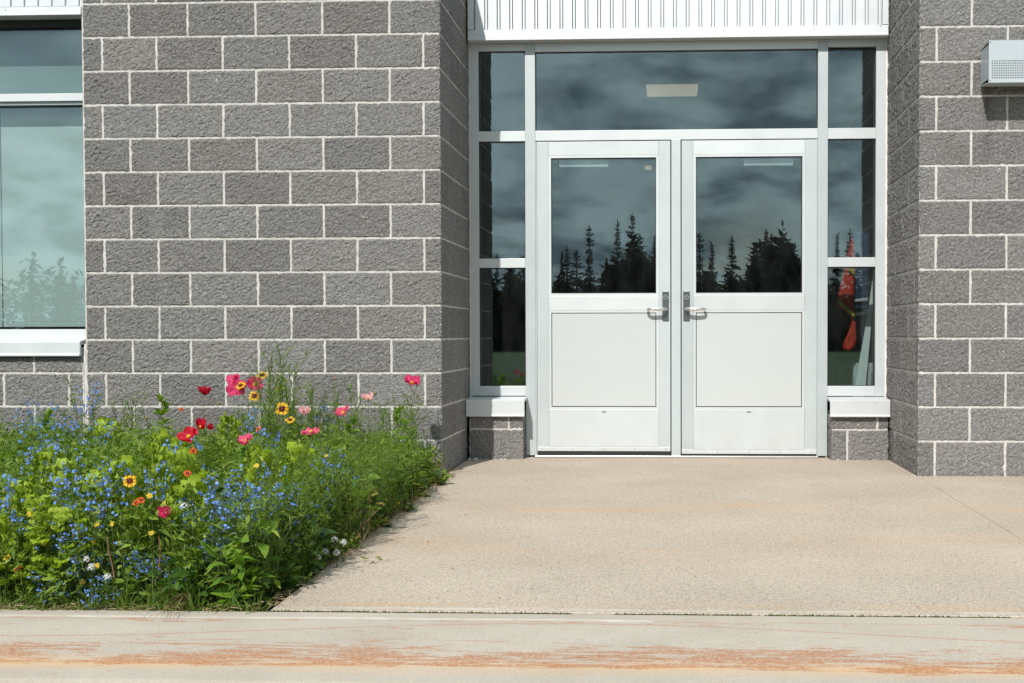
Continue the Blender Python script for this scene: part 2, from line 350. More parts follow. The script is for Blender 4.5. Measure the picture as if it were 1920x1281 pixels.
M = dict(
    block=m_block(), mortar=m_mortar(), slab=m_concrete_slab(), kerb=m_kerb(),
    alu=m_alu(), white=m_alu('white_painted_metal', (0.70, 0.725, 0.735), 0.04),
    alu2=m_alu('brushed_aluminium_stile', (0.54, 0.59, 0.60), 0.06),
    panel=m_simple('off_white_door_panel', (0.53, 0.555, 0.55), 0.55, var=0.03, nscale=4),
    vent=m_alu('pale_grey_vent_metal', (0.50, 0.55, 0.585), 0.15),
    siding=m_alu('white_ribbed_siding', (0.70, 0.73, 0.75), 0.04),
    caulk=m_simple('white_sealant', (0.78, 0.77, 0.74), 0.6, bump=(60, 0.5, 0.004)),
    rubber=m_simple('black_rubber', (0.012, 0.012, 0.013), 0.6),
    gasket=m_simple('dark_gasket', (0.025, 0.027, 0.028), 0.6),
    steel=m_simple('brushed_steel', (0.22, 0.23, 0.235), 0.32, metal=0.9, var=0.15, nscale=40),
    chrome=m_simple('bright_metal', (0.75, 0.74, 0.71), 0.22, metal=0.85),
    screw=m_simple('dull_screw', (0.18, 0.17, 0.16), 0.5, metal=0.5),
    hole=m_simple('dark_void', (0.008, 0.008, 0.009), 0.9),
    glass=m_glass('outer_glass', 0.098, (0.925, 0.95, 0.945)),
    glass2=m_glass('inner_glass', 0.030, (0.925, 0.95, 0.945)),
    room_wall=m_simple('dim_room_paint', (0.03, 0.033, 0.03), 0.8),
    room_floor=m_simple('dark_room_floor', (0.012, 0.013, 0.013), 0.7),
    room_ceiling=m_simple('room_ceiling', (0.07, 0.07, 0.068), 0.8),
    blind=m_simple('pale_roller_blind', (0.60, 0.665, 0.65), 0.85, bump=(300, 0.2, 0.001)),
    dark_blind=m_simple('grey_green_backing', (0.26, 0.32, 0.30), 0.8, var=0.05),
    soil=m_simple('damp_soil', (0.045, 0.032, 0.022), 0.95, bump=(60, 1.0, 0.02), var=0.3, nscale=25),
    asphalt=m_simple('asphalt', (0.055, 0.054, 0.052), 0.9, bump=(150, 0.7, 0.006), var=0.2, nscale=40),
    lawn=m_simple('lawn', (0.045, 0.095, 0.016), 0.9, bump=(40, 1.0, 0.05), var=0.35, nscale=3),
    vest_orange=m_simple('orange_safety_cloth', (0.42, 0.026, 0.008), 0.7, bump=(14, 0.8, 0.03)),
    vest_yellow=m_simple('yellow_reflective_band', (0.30, 0.27, 0.03), 0.5),
    navy=m_simple('navy_cloth', (0.02, 0.035, 0.08), 0.85, bump=(14, 0.8, 0.03)),
    greyband=m_simple('grey_reflective_band', (0.4, 0.42, 0.45), 0.5),
    lamp=m_emit('warm_ceiling_lamp', (1.0, 0.76, 0.52), 0.36),
    leaf=m_leaf('garden_leaf', [(0.085, 0.16, 0.022), (0.145, 0.245, 0.030), (0.215, 0.325, 0.040), (0.32, 0.41, 0.060)]),
    leafdark=m_leaf('dark_leaf', [(0.045, 0.105, 0.020), (0.07, 0.15, 0.025), (0.11, 0.19, 0.03)]),
    leafbright=m_leaf('bright_leaf', [(0.12, 0.24, 0.025), (0.18, 0.32, 0.034), (0.27, 0.39, 0.045)]),
    leafyellow=m_leaf('yellowing_leaf', [(0.16, 0.20, 0.03), (0.26, 0.26, 0.05), (0.32, 0.24, 0.06)]),
    leafblue=m_leaf('bluish_leaf', [(0.09, 0.16, 0.035), (0.13, 0.21, 0.05), (0.19, 0.27, 0.06)]),
    lime=m_leaf('lime_frilled_leaf', [(0.28, 0.43, 0.035), (0.38, 0.52, 0.05), (0.50, 0.60, 0.085)], 0.35, 0.45),
    stem=m_leaf('green_stem', [(0.09, 0.14, 0.03), (0.14, 0.19, 0.045)], 0.1),
    stemred=m_leaf('reddish_stem', [(0.20, 0.09, 0.06), (0.25, 0.15, 0.08)], 0.1),
    straw=m_leaf('dry_straw', [(0.30, 0.22, 0.11), (0.42, 0.34, 0.19), (0.22, 0.15, 0.08)], 0.2, 0.7),
    grass=m_leaf('grass_blade', [(0.09, 0.18, 0.02), (0.15, 0.25, 0.03), (0.25, 0.30, 0.07)]),
    moss=m_leaf('moss', [(0.06, 0.09, 0.012), (0.10, 0.13, 0.02), (0.04, 0.04, 0.015)], 0.1, 0.9),
    blue=m_leaf('blue_petal', [(0.13, 0.30, 0.74), (0.20, 0.41, 0.86), (0.28, 0.47, 0.86), (0.15, 0.24, 0.60)], 0.3),
    white_fl=m_leaf('white_petal', [(0.62, 0.63, 0.58), (0.78, 0.78, 0.74)], 0.3),
    red=m_leaf('crimson_petal', [(0.55, 0.012, 0.035), (0.68, 0.03, 0.06)], 0.35),
    magenta=m_leaf('magenta_petal', [(0.62, 0.03, 0.14), (0.75, 0.07, 0.20)], 0.35),
    pink=m_leaf('rose_pink_petal', [(0.72, 0.09, 0.19), (0.80, 0.15, 0.25)], 0.35),
    palepink=m_leaf('pale_pink_petal', [(0.80, 0.42, 0.44), (0.85, 0.52, 0.52)], 0.35),
    yellow=m_leaf('yellow_petal', [(0.80, 0.42, 0.012), (0.90, 0.55, 0.02)], 0.3),
    lemon=m_leaf('lemon_petal', [(0.80, 0.62, 0.05), (0.85, 0.70, 0.12)], 0.3),
    maroon=m_leaf('maroon_disc', [(0.16, 0.012, 0.01), (0.10, 0.01, 0.008)], 0.1),
    orange=m_leaf('orange_petal', [(0.80, 0.16, 0.012), (0.75, 0.09, 0.01)], 0.3),
    bud=m_leaf('brown_bud', [(0.20, 0.12, 0.05), (0.30, 0.22, 0.10)], 0.1),
    needles=m_leaf('spruce_needles', [(0.018, 0.032, 0.012), (0.028, 0.045, 0.016)], 0.1, 0.8),
    bark=m_simple('spruce_bark', (0.06, 0.045, 0.035), 0.95),
)

# ------------------------------------------------------------------ object helpers
def link(name, me, parent=None, loc=None, rot=None):
    o = bpy.data.objects.new(name, me); col.objects.link(o)
    if parent is not None: o.parent = parent
    if loc is not None: o.location = loc
    if rot is not None: o.rotation_euler = rot
    return o
def thing(name, label, cat, loc=(0, 0, 0), group=None, rotz=0):
    o = bpy.data.objects.new(name, None); col.objects.link(o)
    o.location = loc; o.rotation_euler = (0, 0, rotz); o.empty_display_size = 0.05
    o['label'] = label; o['category'] = cat
    if group: o['group'] = group
    return o
def tag(o, label, cat, group=None, kind=None):
    o['label'] = label; o['category'] = cat
    if group: o['group'] = group
    if kind: o['kind'] = kind
    return o
def struct(o): o['kind'] = 'structure'; return o
def mesh_py(name, v, f, mat, smooth=False):
    me = bpy.data.meshes.new(name); me.from_pydata([tuple(x) for x in v], [], f); me.update()
    if mat: me.materials.append(mat)
    if smooth: me.shade_smooth()
    return me
def mesh_np(name, v, q, mats, midx=None, smooth=False):
    v = np.asarray(v, dtype=np.float32); q = np.asarray(q, dtype=np.int32)
    me = bpy.data.meshes.new(name)
    me.vertices.add(len(v)); me.vertices.foreach_set('co', v.ravel())
    k = q.shape[1]
    me.loops.add(q.size); me.loops.foreach_set('vertex_index', q.ravel())
    me.polygons.add(len(q))
    me.polygons.foreach_set('loop_start', np.arange(0, q.size, k, dtype=np.int32))
    me.polygons.foreach_set('loop_total', np.full(len(q), k, dtype=np.int32))
    for m in (mats if isinstance(mats, (list, tuple)) else [mats]): me.materials.append(m)
    if midx is not None: me.polygons.foreach_set('material_index', np.asarray(midx, dtype=np.int32))
    if smooth: me.polygons.foreach_set('use_smooth', np.ones(len(q), dtype=bool))
    me.update(calc_edges=True); me.validate()
    return me
def boxes_mesh(name, bx, mat):
    v, f = [], []
    for (x0, x1, y0, y1, z0, z1) in bx:
        b = len(v)
        v += [(x0, y0, z0), (x1, y0, z0), (x1, y1, z0), (x0, y1, z0), (x0, y0, z1), (x1, y0, z1), (x1, y1, z1), (x0, y1, z1)]
        f += [(b, b+3, b+2, b+1), (b+4, b+5, b+6, b+7), (b, b+1, b+5, b+4), (b+1, b+2, b+6, b+5), (b+2, b+3, b+7, b+6), (b+3, b, b+4, b+7)]
    return mesh_py(name, v, f, mat)
def box(name, x0, x1, y0, y1, z0, z1, mat, parent=None, bevel=0.0):
    o = link(name, boxes_mesh(name, [(x0, x1, y0, y1, z0, z1)], mat), parent)
    if bevel:
        md = o.modifiers.new('bevel', 'BEVEL'); md.width = bevel; md.segments = 2; md.limit_method = 'NONE'
    return o
def prism(name, prof, a0, a1, axis, mat, parent=None, bevel=0):
    """extrude a closed 2-D profile [(p,q)] along axis 'x' (p=y,q=z) or 'z' (p=x,q=y)"""
    n = len(prof); v = []
    for a in (a0, a1):
        for p, q in prof: v.append((a, p, q) if axis == 'x' else (p, q, a))
    f = [(i, (i+1) % n, n+(i+1) % n, n+i) for i in range(n)] + [tuple(range(n))[::-1], tuple(range(n, 2*n))]
    me = mesh_py(name, v, f, mat)
    bm = bmesh.new(); bm.from_mesh(me); bmesh.ops.recalc_face_normals(bm, faces=bm.faces); bm.to_mesh(me); bm.free()
    o = link(name, me, parent)
    if bevel:
        md = o.modifiers.new('bevel', 'BEVEL'); md.width = bevel; md.segments = 2
    return o
def tube_mesh(name, pts, rad, mat, sides=8, flat=1.0, smooth=True):
    pts = [Vector(p) for p in pts]; v = []; n = len(pts)
    rr = rad if isinstance(rad, (list, tuple)) else [rad] * n
    pu = Vector((0, 0, 1))
    for i, p in enumerate(pts):
        t = (pts[min(i+1, n-1)] - pts[max(i-1, 0)]).normalized()
        s = t.cross(pu)
        if s.length < 0.05: s = t.cross(Vector((0, 1, 0)))
        s.normalize(); u = s.cross(t).normalized()
        for k in range(sides):
            a = 2*math.pi*k/sides
            v.append(p + s*math.cos(a)*rr[i] + u*math.sin(a)*rr[i]*flat)
    f = []
    for i in range(n-1):
        for k in range(sides):
            f.append((i*sides+k, i*sides+(k+1) % sides, (i+1)*sides+(k+1) % sides, (i+1)*sides+k))
    f.append(tuple(range(sides))[::-1]); f.append(tuple((n-1)*sides+k for k in range(sides)))
    return mesh_py(name, v, f, mat, smooth)
def disc_mesh(name, r, d, mat, seg=10):
    """little cylinder along -Y from y=0 to y=-d"""
    v, f = [], []
    for y in (0, -d):
        for k in range(seg):
            a = 2*math.pi*k/seg; v.append((r*math.cos(a), y, r*math.sin(a)))
    f = [(k, (k+1) % seg, seg+(k+1) % seg, seg+k) for k in range(seg)] + [tuple(range(seg)), tuple(range(seg, 2*seg))[::-1]]
    me = mesh_py(name, v, f, mat)
    bm = bmesh.new(); bm.from_mesh(me); bmesh.ops.recalc_face_normals(bm, faces=bm.faces); bm.to_mesh(me); bm.free()
    return me

# ------------------------------------------------------------------ ground, slab, kerb, road
g = struct(box('lawn', -160, 160, -160, -10.0, -0.40, -0.13, M['lawn']))
struct(box('road', -160, 160, -10.0, -4.62, -0.45, -0.150, M['asphalt']))
struct(box('ground', -160, 160, 0.2, 60, -0.6, -0.30, M['soil']))
# kerb: smooth flat top, rounded lip, sloping face to the gutter
kp = [(-3.510, -0.3), (-3.510, -0.004), (-3.514, 0.0), (-4.20, -0.004), (-4.235, -0.010), (-4.26, -0.025), (-4.275, -0.05), (-4.29, -0.125), (-4.31, -0.137), (-4.615, -0.147), (-4.615, -0.3)]
struct(prism('kerb', kp, -30, 30, 'x', M['kerb']))
def slab(name, outline, top, mat):
    n = len(outline); c = 0.004
    cx = sum(p[0] for p in outline)/n; cy = sum(p[1] for p in outline)/n
    ins = [(p[0]+math.copysign(c, cx-p[0]), p[1]+math.copysign(c, cy-p[1])) for p in outline]
    v = [(p[0], p[1], -0.2) for p in outline]+[(p[0], p[1], top-c*0.7) for p in outline]+[(p[0], p[1], top) for p in ins]
    f = [(i, (i+1) % n, n+(i+1) % n, n+i) for i in range(n)]+[(n+i, n+(i+1) % n, 2*n+(i+1) % n, 2*n+i) for i in range(n)]+[tuple(range(2*n, 3*n))]
    me = mesh_py(name, v, f, mat)
    bm = bmesh.new(); bm.from_mesh(me); bmesh.ops.recalc_face_normals(bm, faces=bm.faces); bm.to_mesh(me); bm.free()
    return struct(link(name, me))
slab('entrance_slab', [(0.145, -3.488), (2.7435, -3.488), (2.7915, -0.004), (2.79, 1.16), (0.006, 1.16), (0.02, -0.01), (0.085, -1.4), (0.115, -2.6)], 0.0, M['slab'])
slab('side_slab', [(2.746, -3.488), (9.0, -3.488), (9.0, -0.006), (2.794, -0.006)], 0.0, M['slab'])
struct(box('flower_bed_soil', -9.0, 0.143, -3.500, 0.10, -0.35, -0.035, M['soil']))
# debris: small stones and crumbs at the foot of the piers
for (x, y, s) in ((0.03, 0.79, 0.012), (0.075, 0.77, 0.018), (0.24, 0.80, 0.011), (0.262, 0.805, 0.009), (2.45, 0.83, 0.008), (2.68, 0.82, 0.007), (0.14, 0.805, 0.008)):
    bm = bmesh.new(); bmesh.ops.create_icosphere(bm, subdivisions=2, radius=s)
    for vv in bm.verts: vv.co *= 1+0.5*noise.noise(vv.co*90+Vector((x*50, y*9, 0))); vv.co.z *= 0.6
    me = bpy.data.meshes.new('pebble'); bm.to_mesh(me); bm.free(); me.materials.append(M['mortar'])
    tag(link('pebble', me, None, (x, y, s*0.4)), 'pale mortar crumb on the slab at a pier foot', 'pebble', 'mortar crumbs at the foot of the piers')

# ------------------------------------------------------------------ split-face block wall
CO = 0.2
MV = 0.0066   # half the upright joint
MJ = 0.0056      # half the joint
def relief(p3, seed):
    v = Vector((p3[0]*1.0, p3[1], p3[2]*1.0)) + Vector((seed*7.31, seed*3.7, seed*1.9))
    a = noise.fractal(v*7, 0.9, 2.2, 3) * 0.0042
    q = Vector((v.x*0.85+v.z*0.5, v.y, (v.z*0.85-v.x*0.5)*1.35))
    r = noise.ridged_multi_fractal(q*17, 0.8, 2.1, 2, 0.9, 2.0)
    b = (r-1.0) * 0.0014
    n1 = noise.noise(q*78); n2 = noise.noise(v*150)
    c = noise.noise(q*38)*0.0030 + n1*0.0042 - max(0.0, n1-0.12)*0.0 + n2*0.0030 - max(0.0, noise.noise(q*40+Vector((9, 9, 9)))-0.22)*0.016
    d = a+b+c
    return d if d > -0.0035 else -0.0035+0.2*(d+0.0035)
def block_mesh(path, h, seed, step=0.0066):
    """path: list of (x, y) corners of the visible face line (with outward on the right-hand side given by normals);
       returns mesh whose face follows the path, z from 0..h, 45 mm deep"""
    segs = []; nrm = []
    for i in range(len(path)-1):
        (ax, ay), (bx, by) = path[i], path[i+1]
        L = math.hypot(bx-ax, by-ay); n = max(2, round(L/step)); d = ((bx-ax)/L, (by-ay)/L); nn = (d[1], -d[0])
        for k in range(n+(1 if i == len(path)-2 else 0)):
            t = k/n; segs.append((ax+(bx-ax)*t, ay+(by-ay)*t)); nrm.append(nn)
        if i < len(path)-2: cidx = len(segs)
    if len(path) == 3:
        n0 = nrm[0]; n1 = nrm[-1]
        nrm[cidx] = (n0[0]+n1[0], n0[1]+n1[1])
    nu = len(segs); nv = max(3, round(h/step))+1
    V = []; F = []
    for j in range(nv):
        z = h*j/(nv-1)
        for i in range(nu):
            x, y = segs[i]; nx, ny = nrm[i]
            d = relief((x, y, z), seed)
            e = min(i, nu-1-i, j, nv-1-j)
            if e == 0:
                d = -0.0040+0.0042*noise.noise(Vector((x*45+seed*3, y*45, z*45+seed)))-0.010*max(0, noise.noise(Vector((x*22+seed, y*22, z*22)))-0.30)
                jz = noise.noise(Vector((x*45, y*45, z*60+seed*5)))*0.0030
                if j in (0, nv-1): z2 = z+jz*(1 if j == 0 else 1)
                else: z2 = z
                tx, ty = -ny, nx
                jt = noise.noise(Vector((z*45+9, x*3, seed*5.3)))*0.0050 if i in (0, nu-1) and len(path) == 2 else 0
                V.append((x+nx*d+tx*jt, y+ny*d+ty*jt, z2))
            else:
                if e == 1: d = d*0.8-0.0006
                if len(path) == 3 and i == cidx: d = d*1.2-0.003+0.006*noise.noise(Vector((z*16, seed*3.3, 1)))
                V.append((x+nx*d, y+ny*d, z))
    def vid(i, j): return j*nu+i
    for j in range(nv-1):
        for i in range(nu-1):
            F.append((vid(i, j), vid(i+1, j), vid(i+1, j+1), vid(i, j+1)))
    # rim going back into the joint
    ring = [(i, 0) for i in range(nu)]+[(nu-1, j) for j in range(1, nv)]+[(i, nv-1) for i in range(nu-2, -1, -1)]+[(0, j) for j in range(nv-2, 0, -1)]
    b0 = len(V)
    for (i, j) in ring:
        x, y = segs[i]; nx, ny = nrm[i]; z = h*j/(nv-1)
        V.append((x-nx*0.03, y-ny*0.03, z))
    n = len(ring)
    for k in range(n):
        a, b = ring[k], ring[(k+1) % n]
        F.append((vid(*b), vid(*a), b0+k, b0+(k+1) % n))
    me = mesh_py('block', V, F, M['block'], smooth=False)
    return me
_cache = {}
def flat_block(parent, x0, x1, z0, z1, org, dirx, var=5):
    """flat face from x0 to x1 along unit dir 'dirx' starting at org; cached by size"""
    w = round(x1-x0-2*MV, 3); h = round(z1-z0-2*MJ, 3)
    s = rnd.randrange(var)
    key = (w, h, s)
    if key not in _cache:
        _cache[key] = block_mesh([(0, 0), (w, 0)], h, s+w*10)
    ang = math.atan2(dirx[1], dirx[0])
    o = link('block', _cache[key], parent)
    o.location = (org[0]+dirx[0]*(x0+MV), org[1]+dirx[1]*(x0+MV), z0+MJ)
    o.rotation_euler = (0, 0, ang)
    return o
def corner_block(parent, a, b, z0, z1, org, side):
    """L block at a wall corner. side=+1: corner where front runs in from -X and the return goes to +Y (faces +X);
       side=-1: return faces -X and front runs to +X.  a front length, b return length"""
    h = round(z1-z0-2*MJ, 3); s = rnd.randrange(4); key = ('c', a, b, h, s, side)
    if key not in _cache:
        path = [(-a+MV, 0), (0, 0), (0, b-MV)] if side > 0 else [(0, b-MV), (0, 0), (a-MV, 0)]
        _cache[key] = block_mesh(path, h, s+20)
    o = link('block', _cache[key], parent); o.location = (org[0], org[1], z0+MJ)
    return o
ROWS = 16
# ---- left wall (between the window and the entrance recess)
LW = thing('block_wall', 'grey split face block wall between the left window and the entrance recess', 'wall', (0, 0, 0))
link('mortar', boxes_mesh('mortar', [(-2.152, -0.0050, 0.0050, 0.0495, -0.1, ROWS*CO), (-2.1, -0.0050, 0.0495, 1.25, -0.1, ROWS*CO)], M['mortar']), LW)
A_ = [0.1, 0.5, 0.9, 1.3, 1.70, 2.03, 2.150]
B_ = [0.3, 0.7, 1.1, 1.51, 1.865, 2.150]
for k in range(ROWS):
    z0, z1 = k*CO-(0.06 if k == 0 else 0), (k+1)*CO
    J = A_ if k % 2 == 0 else B_
    side0 = 0.3 if k % 2 == 0 else 0.1
    corner_block(LW, J[0], side0, z0, z1, (0, 0), 1)
    for a, b in zip(J[:-1], J[1:]):
        flat_block(LW, 2.15-b if False else -b, -a, z0, z1, (0, 0), (1, 0))
    s = side0
    while s < 1.15:
        e = min(s+0.4, 1.2)
        flat_block(LW, s, e, z0, z1, (0, 0), (0, 1)); s += 0.4
# ---- wall under the window, left of the white movement joint
UW = thing('low_block_wall', 'low grey split face block wall under the left window sill behind the flower bed', 'wall', (0, 0, 0))
link('mortar', boxes_mesh('mortar', [(-5.0, -2.166, 0.0045, 0.19, -0.1, 0.755)], M['mortar']), UW)
for k in range(4):
    z0, z1 = k*CO-(0.06 if k == 0 else 0), min((k+1)*CO, 0.72)
    s = 2.166
    e = 2.258 if k % 2 == 0 else 2.471
    while s < 4.95:
        flat_block(UW, -e, -s, z0, z1, (0, 0), (1, 0)); s = e; e = min(e+0.4, 5.0)
cv = []; cf = []
for i in range(60):
    z = -0.02+i*0.0135; w = 0.0055+0.0018*noise.noise(Vector((z*30, 1, 2)))
    x = -2.158+0.0015*noise.noise(Vector((z*14, 5, 2)))
    cv += [(x-w, 0.006, z), (x, -0.004, z), (x+w, 0.006, z)]
for i in range(59):
    cf += [(3*i, 3*i+1, 3*i+4, 3*i+3), (3*i+1, 3*i+2, 3*i+5, 3*i+4)]
link('sealant_joint', mesh_py('sealant_joint', cv, cf, M['caulk'], True), UW)
# ---- wall beyond the window on the far left (out of frame)
FW = thing('end_block_wall', 'grey split face block wall beyond the far side of the left window', 'wall', (0, 0, 0))
link('mortar', boxes_mesh('mortar', [(-6.2, -5.003, 0.0045, 0.25, -0.1, ROWS*CO)], M['mortar']), FW)
for k in range(ROWS):
    z0, z1 = k*CO, (k+1)*CO
    J = [5.003, 5.2, 5.6, 6.0, 6.2] if k % 2 else [5.003, 5.4, 5.8, 6.2]
    for a, b in zip(J[:-1], J[1:]): flat_block(FW, -b, -a, z0, z1, (0, 0), (1, 0))
# ---- right wall
RX = 2.793
RW = thing('block_wall', 'grey split face block wall right of the entrance carrying the vent hood', 'wall', (0, 0, 0))
link('mortar', boxes_mesh('mortar', [(RX+0.0050, RX+3.0, 0.0050, 0.0495, -0.1, ROWS*CO), (RX+0.0050, RX+1.2, 0.0495, 1.25, -0.1, ROWS*CO)], M['mortar']), RW)
for k in range(ROWS):
    z0, z1 = k*CO-(0.06 if k == 0 else 0), (k+1)*CO
    f0, s0 = (0.1, 0.3) if k % 2 == 0 else (0.3, 0.1)
    if k == 0: s0 = 0.7
    corner_block(RW, f0, s0, z0, z1, (RX, 0), -1)
    a = f0
    while a < 3.0-0.01:
        b = min(a+0.405, 3.0)
        flat_block(RW, a, b, z0, z1, (RX, 0), (1, 0)); a = b
    s = s0
    while s < 1.15:
        e = min(s+0.4, 1.2)
        flat_block(RW, -e, -s, z0, z1, (RX, 0), (0, -1)); s += 0.4
# ---- low piers under the sidelights
def pier(name, label, x0, x1, joints_low, joints_up):
    t = thing(name, label, 'pier', ((x0+x1)/2, 0.9, 0))
    def addp(o): o.location = (o.location[0]-(x0+x1)/2, o.location[1]-0.9, o.location[2])
    m = link('mortar', boxes_mesh('mortar', [(x0+0.012, x1-0.012, 0.8545, 1.09, -0.05, 0.285)], M['mortar']), t); addp(m)
    for (js, z0, z1) in ((joints_low, -0.05, 0.2), (joints_up, 0.2, 0.286)):
        for a, b in zip(js[:-1], js[1:]):
            o = flat_block(t, a, b, z0, z1, (0, 0.85), (1, 0)); addp(o)
    for s, x in ((1, x1-0.006), (-1, x0+0.006)):
        for (z0, z1) in ((-0.05, 0.2), (0.2, 0.286)):
            if s > 0: o = flat_block(t, 0.857, 1.09, z0, z1, (x, 0), (0, 1))
            else: o = flat_block(t, -1.09, -0.857, z0, z1, (x, 0), (0, -1))
            addp(o)
pier('block_pier', 'low grey block pier under the left sidelight, beside the left door', 0.010, 0.386, [0.018, 0.385], [0.018, 0.282, 0.385])
pier('block_pier', 'low grey block pier under the right sidelight, at the corner of the right wall', 2.402, 2.786, [2.403, 2.513, 2.785], [2.403, 2.709, 2.785])

# ------------------------------------------------------------------ storefront frame around the doors
def screws(parent, pts, y, r=0.0035):
    me = disc_mesh('screw', r, 0.0015, M['screw'], 8)
    for (x, z) in pts: link('screw', me, parent, (x, y, z))
SF = thing('entrance_frame', 'white aluminium entrance frame with tall sidelights and a wide transom around the double doors', 'window frame', (1.4, 0.995, 0))
def sbox(name, x0, x1, z0, z1, y0=0.995, y1=1.10, mat='alu', bevel=0.0015, parent=SF):
    o = box(name, x0-1.4, x1-1.4, y0-0.995, y1-0.995, z0, z1, M[mat], parent, bevel); return o
ZH0, ZH1 = 2.728, 2.80
for (x0, x1, zb) in ((0.012, 0.068, 0.415), (2.717, 2.780, 0.412)):
    sbox('jamb', x0, x1, zb, ZH1+0.05)
for (x0, x1) in ((0.382, 0.4505), (2.3345, 2.401)):
    sbox('mullion', x0, x1, 0.012, ZH1+0.05, y1=1.105, mat='alu2')
    sbox('mullion_fin', (x1+0.0005 if x0 < 1 else x0-0.0075), (x1+0.0075 if x0 < 1 else x0-0.0005), 0.012, 2.126, y0=1.002, y1=1.09)
for (x0, x1) in ((0.0685, 0.3815), (0.451, 2.334), (2.4015, 2.7165)):
    sbox('head_rail', x0, x1, ZH0-(0.008 if 0.4 < x0 < 0.5 else 0), ZH1+0.05, y0=0.997)
sbox('transom_rail', 0.451, 2.334, 2.126, 2.193, y0=0.996)
for (x0, x1, dz) in ((0.0685, 0.3815, 0.0), (2.4015, 2.7165, -0.003)):
    sbox('sidelight_rail', x0, x1, 2.125+dz, 2.193, y0=0.997)
    sbox('sidelight_rail', x0, x1, 1.277+dz, 1.339+dz, y0=0.997)
    sbox('sidelight_sill_rail', x0, x1, 0.414, 0.480, y0=0.997)
sbox('centre_mullion', 1.3625, 1.4245, 0.012, 2.1255, y0=0.992, y1=1.08, mat='alu2')
# panes: outer lite and, a finger behind it, the inner lite sitting a hair out of parallel
def igu(x0, x1, z0, z1, parent, y=1.022, ox=1.4, oy=0.995, rot=0.0014, tiltx=0.0008):
    cx, cz = (x0+x1)/2-ox, (z0+z1)/2; hx, hz = (x1-x0)/2+0.004, (z1-z0)/2+0.004
    o = link('glass_pane', boxes_mesh('glass_pane', [(-hx, hx, -0.003, 0.003, -hz, hz)], M['glass']), parent, (cx, y-oy, cz))
    i = link('inner_pane', boxes_mesh('inner_pane', [(-hx, hx, -0.003, 0.003, -hz, hz)], M['glass2']), o, (0, 0.020, 0), (tiltx, 0, rot))
    g = link('gasket', boxes_mesh('gasket', [(-hx, -hx+0.009, -0.006, 0.03, -hz, hz), (hx-0.009, hx, -0.006, 0.03, -hz, hz), (-hx+0.0091, hx-0.0091, -0.006, 0.03, -hz, -hz+0.008), (-hx+0.0091, hx-0.0091, -0.006, 0.03, hz-0.010, hz)], M['gasket']), o)
    return o
igu(0.0685, 0.3815, 2.193, ZH0, SF, rot=0.0012); igu(0.0685, 0.3815, 1.339, 2.125, SF, rot=0.0013); igu(0.0685, 0.3815, 0.480, 1.277, SF)
igu(0.451, 2.334, 2.193, ZH0-0.008, SF, rot=0.0008)
igu(2.4015, 2.7165, 2.193, ZH0-0.012, SF, rot=0.0018); igu(2.4015, 2.7165, 1.336, 2.122, SF, rot=0.0013); igu(2.4015, 2.7165, 0.480, 1.274, SF)
# sealant beads against the masonry
def bead(x, z0, z1, y, w, parent):
    v = []; f = []; n = int((z1-z0)/0.02)
    for i in range(n+1):
        z = z0+(z1-z0)*i/n; a = w*(1+0.7*noise.noise(Vector((x*9, z*25, 3))))
        v += [(x-a, y+0.01, z), (x, y-0.004, z), (x+a, y+0.01, z)]
    for i in range(n): f += [(3*i, 3*i+1, 3*i+4, 3*i+3), (3*i+1, 3*i+2, 3*i+5, 3*i+4)]
    link('sealant', mesh_py('sealant', v, f, M['caulk'], True), parent)
bead(0.006-1.4, 0.40, 2.80, 0.0, 0.009, SF); bead(2.787-1.4, 0.40, 2.80, 0.0, 0.010, SF)
bead(2.394-1.4+0.003, 0.0, 0.40, 0.01, 0.006, SF); bead(0.388-1.4, 0.0, 0.40, 0.01, 0.005, SF)
screws(SF, [(0.025-1.4, 2.42), (0.05-1.4, 2.27), (0.052-1.4, 1.62), (0.022-1.4, 0.62), (2.762-1.4, 2.72), (2.74-1.4, 1.15), (2.75-1.4, 0.66)], -0.0005, 0.003)
# sills
def sill(x0, x1, label):
    t = thing('window_sill', label, 'window sill', ((x0+x1)/2, 0.95, 0.34))
    prof = [(1.02, 0.409), (0.826, 0.398), (0.822, 0.394), (0.822, 0.300), (0.815, 0.295), (0.815, 0.286), (0.838, 0.286), (0.838, 0.380), (1.02, 0.392)]
    o = prism('sill_flashing', [(p-0.95, q-0.34) for p, q in prof], x0-(x0+x1)/2, x1-(x0+x1)/2, 'x', M['white'], t, 0.001)
    screws(t, [((x1-x0)/2-0.09, 0.035)], -0.129, 0.0025)
sill(-0.002+0.006, 0.391, 'white folded metal sill under the left sidelight, partly in the wall shadow')
sill(2.398, 2.786, 'white folded metal sill under the right sidelight, fully sunlit')
o = box('threshold', 0.448, 2.337, 0.955, 1.10, 0.001, 0.014, M['chrome'], None, 0.002)
tag(o, 'thin pale aluminium threshold strip under both entrance doors', 'threshold')

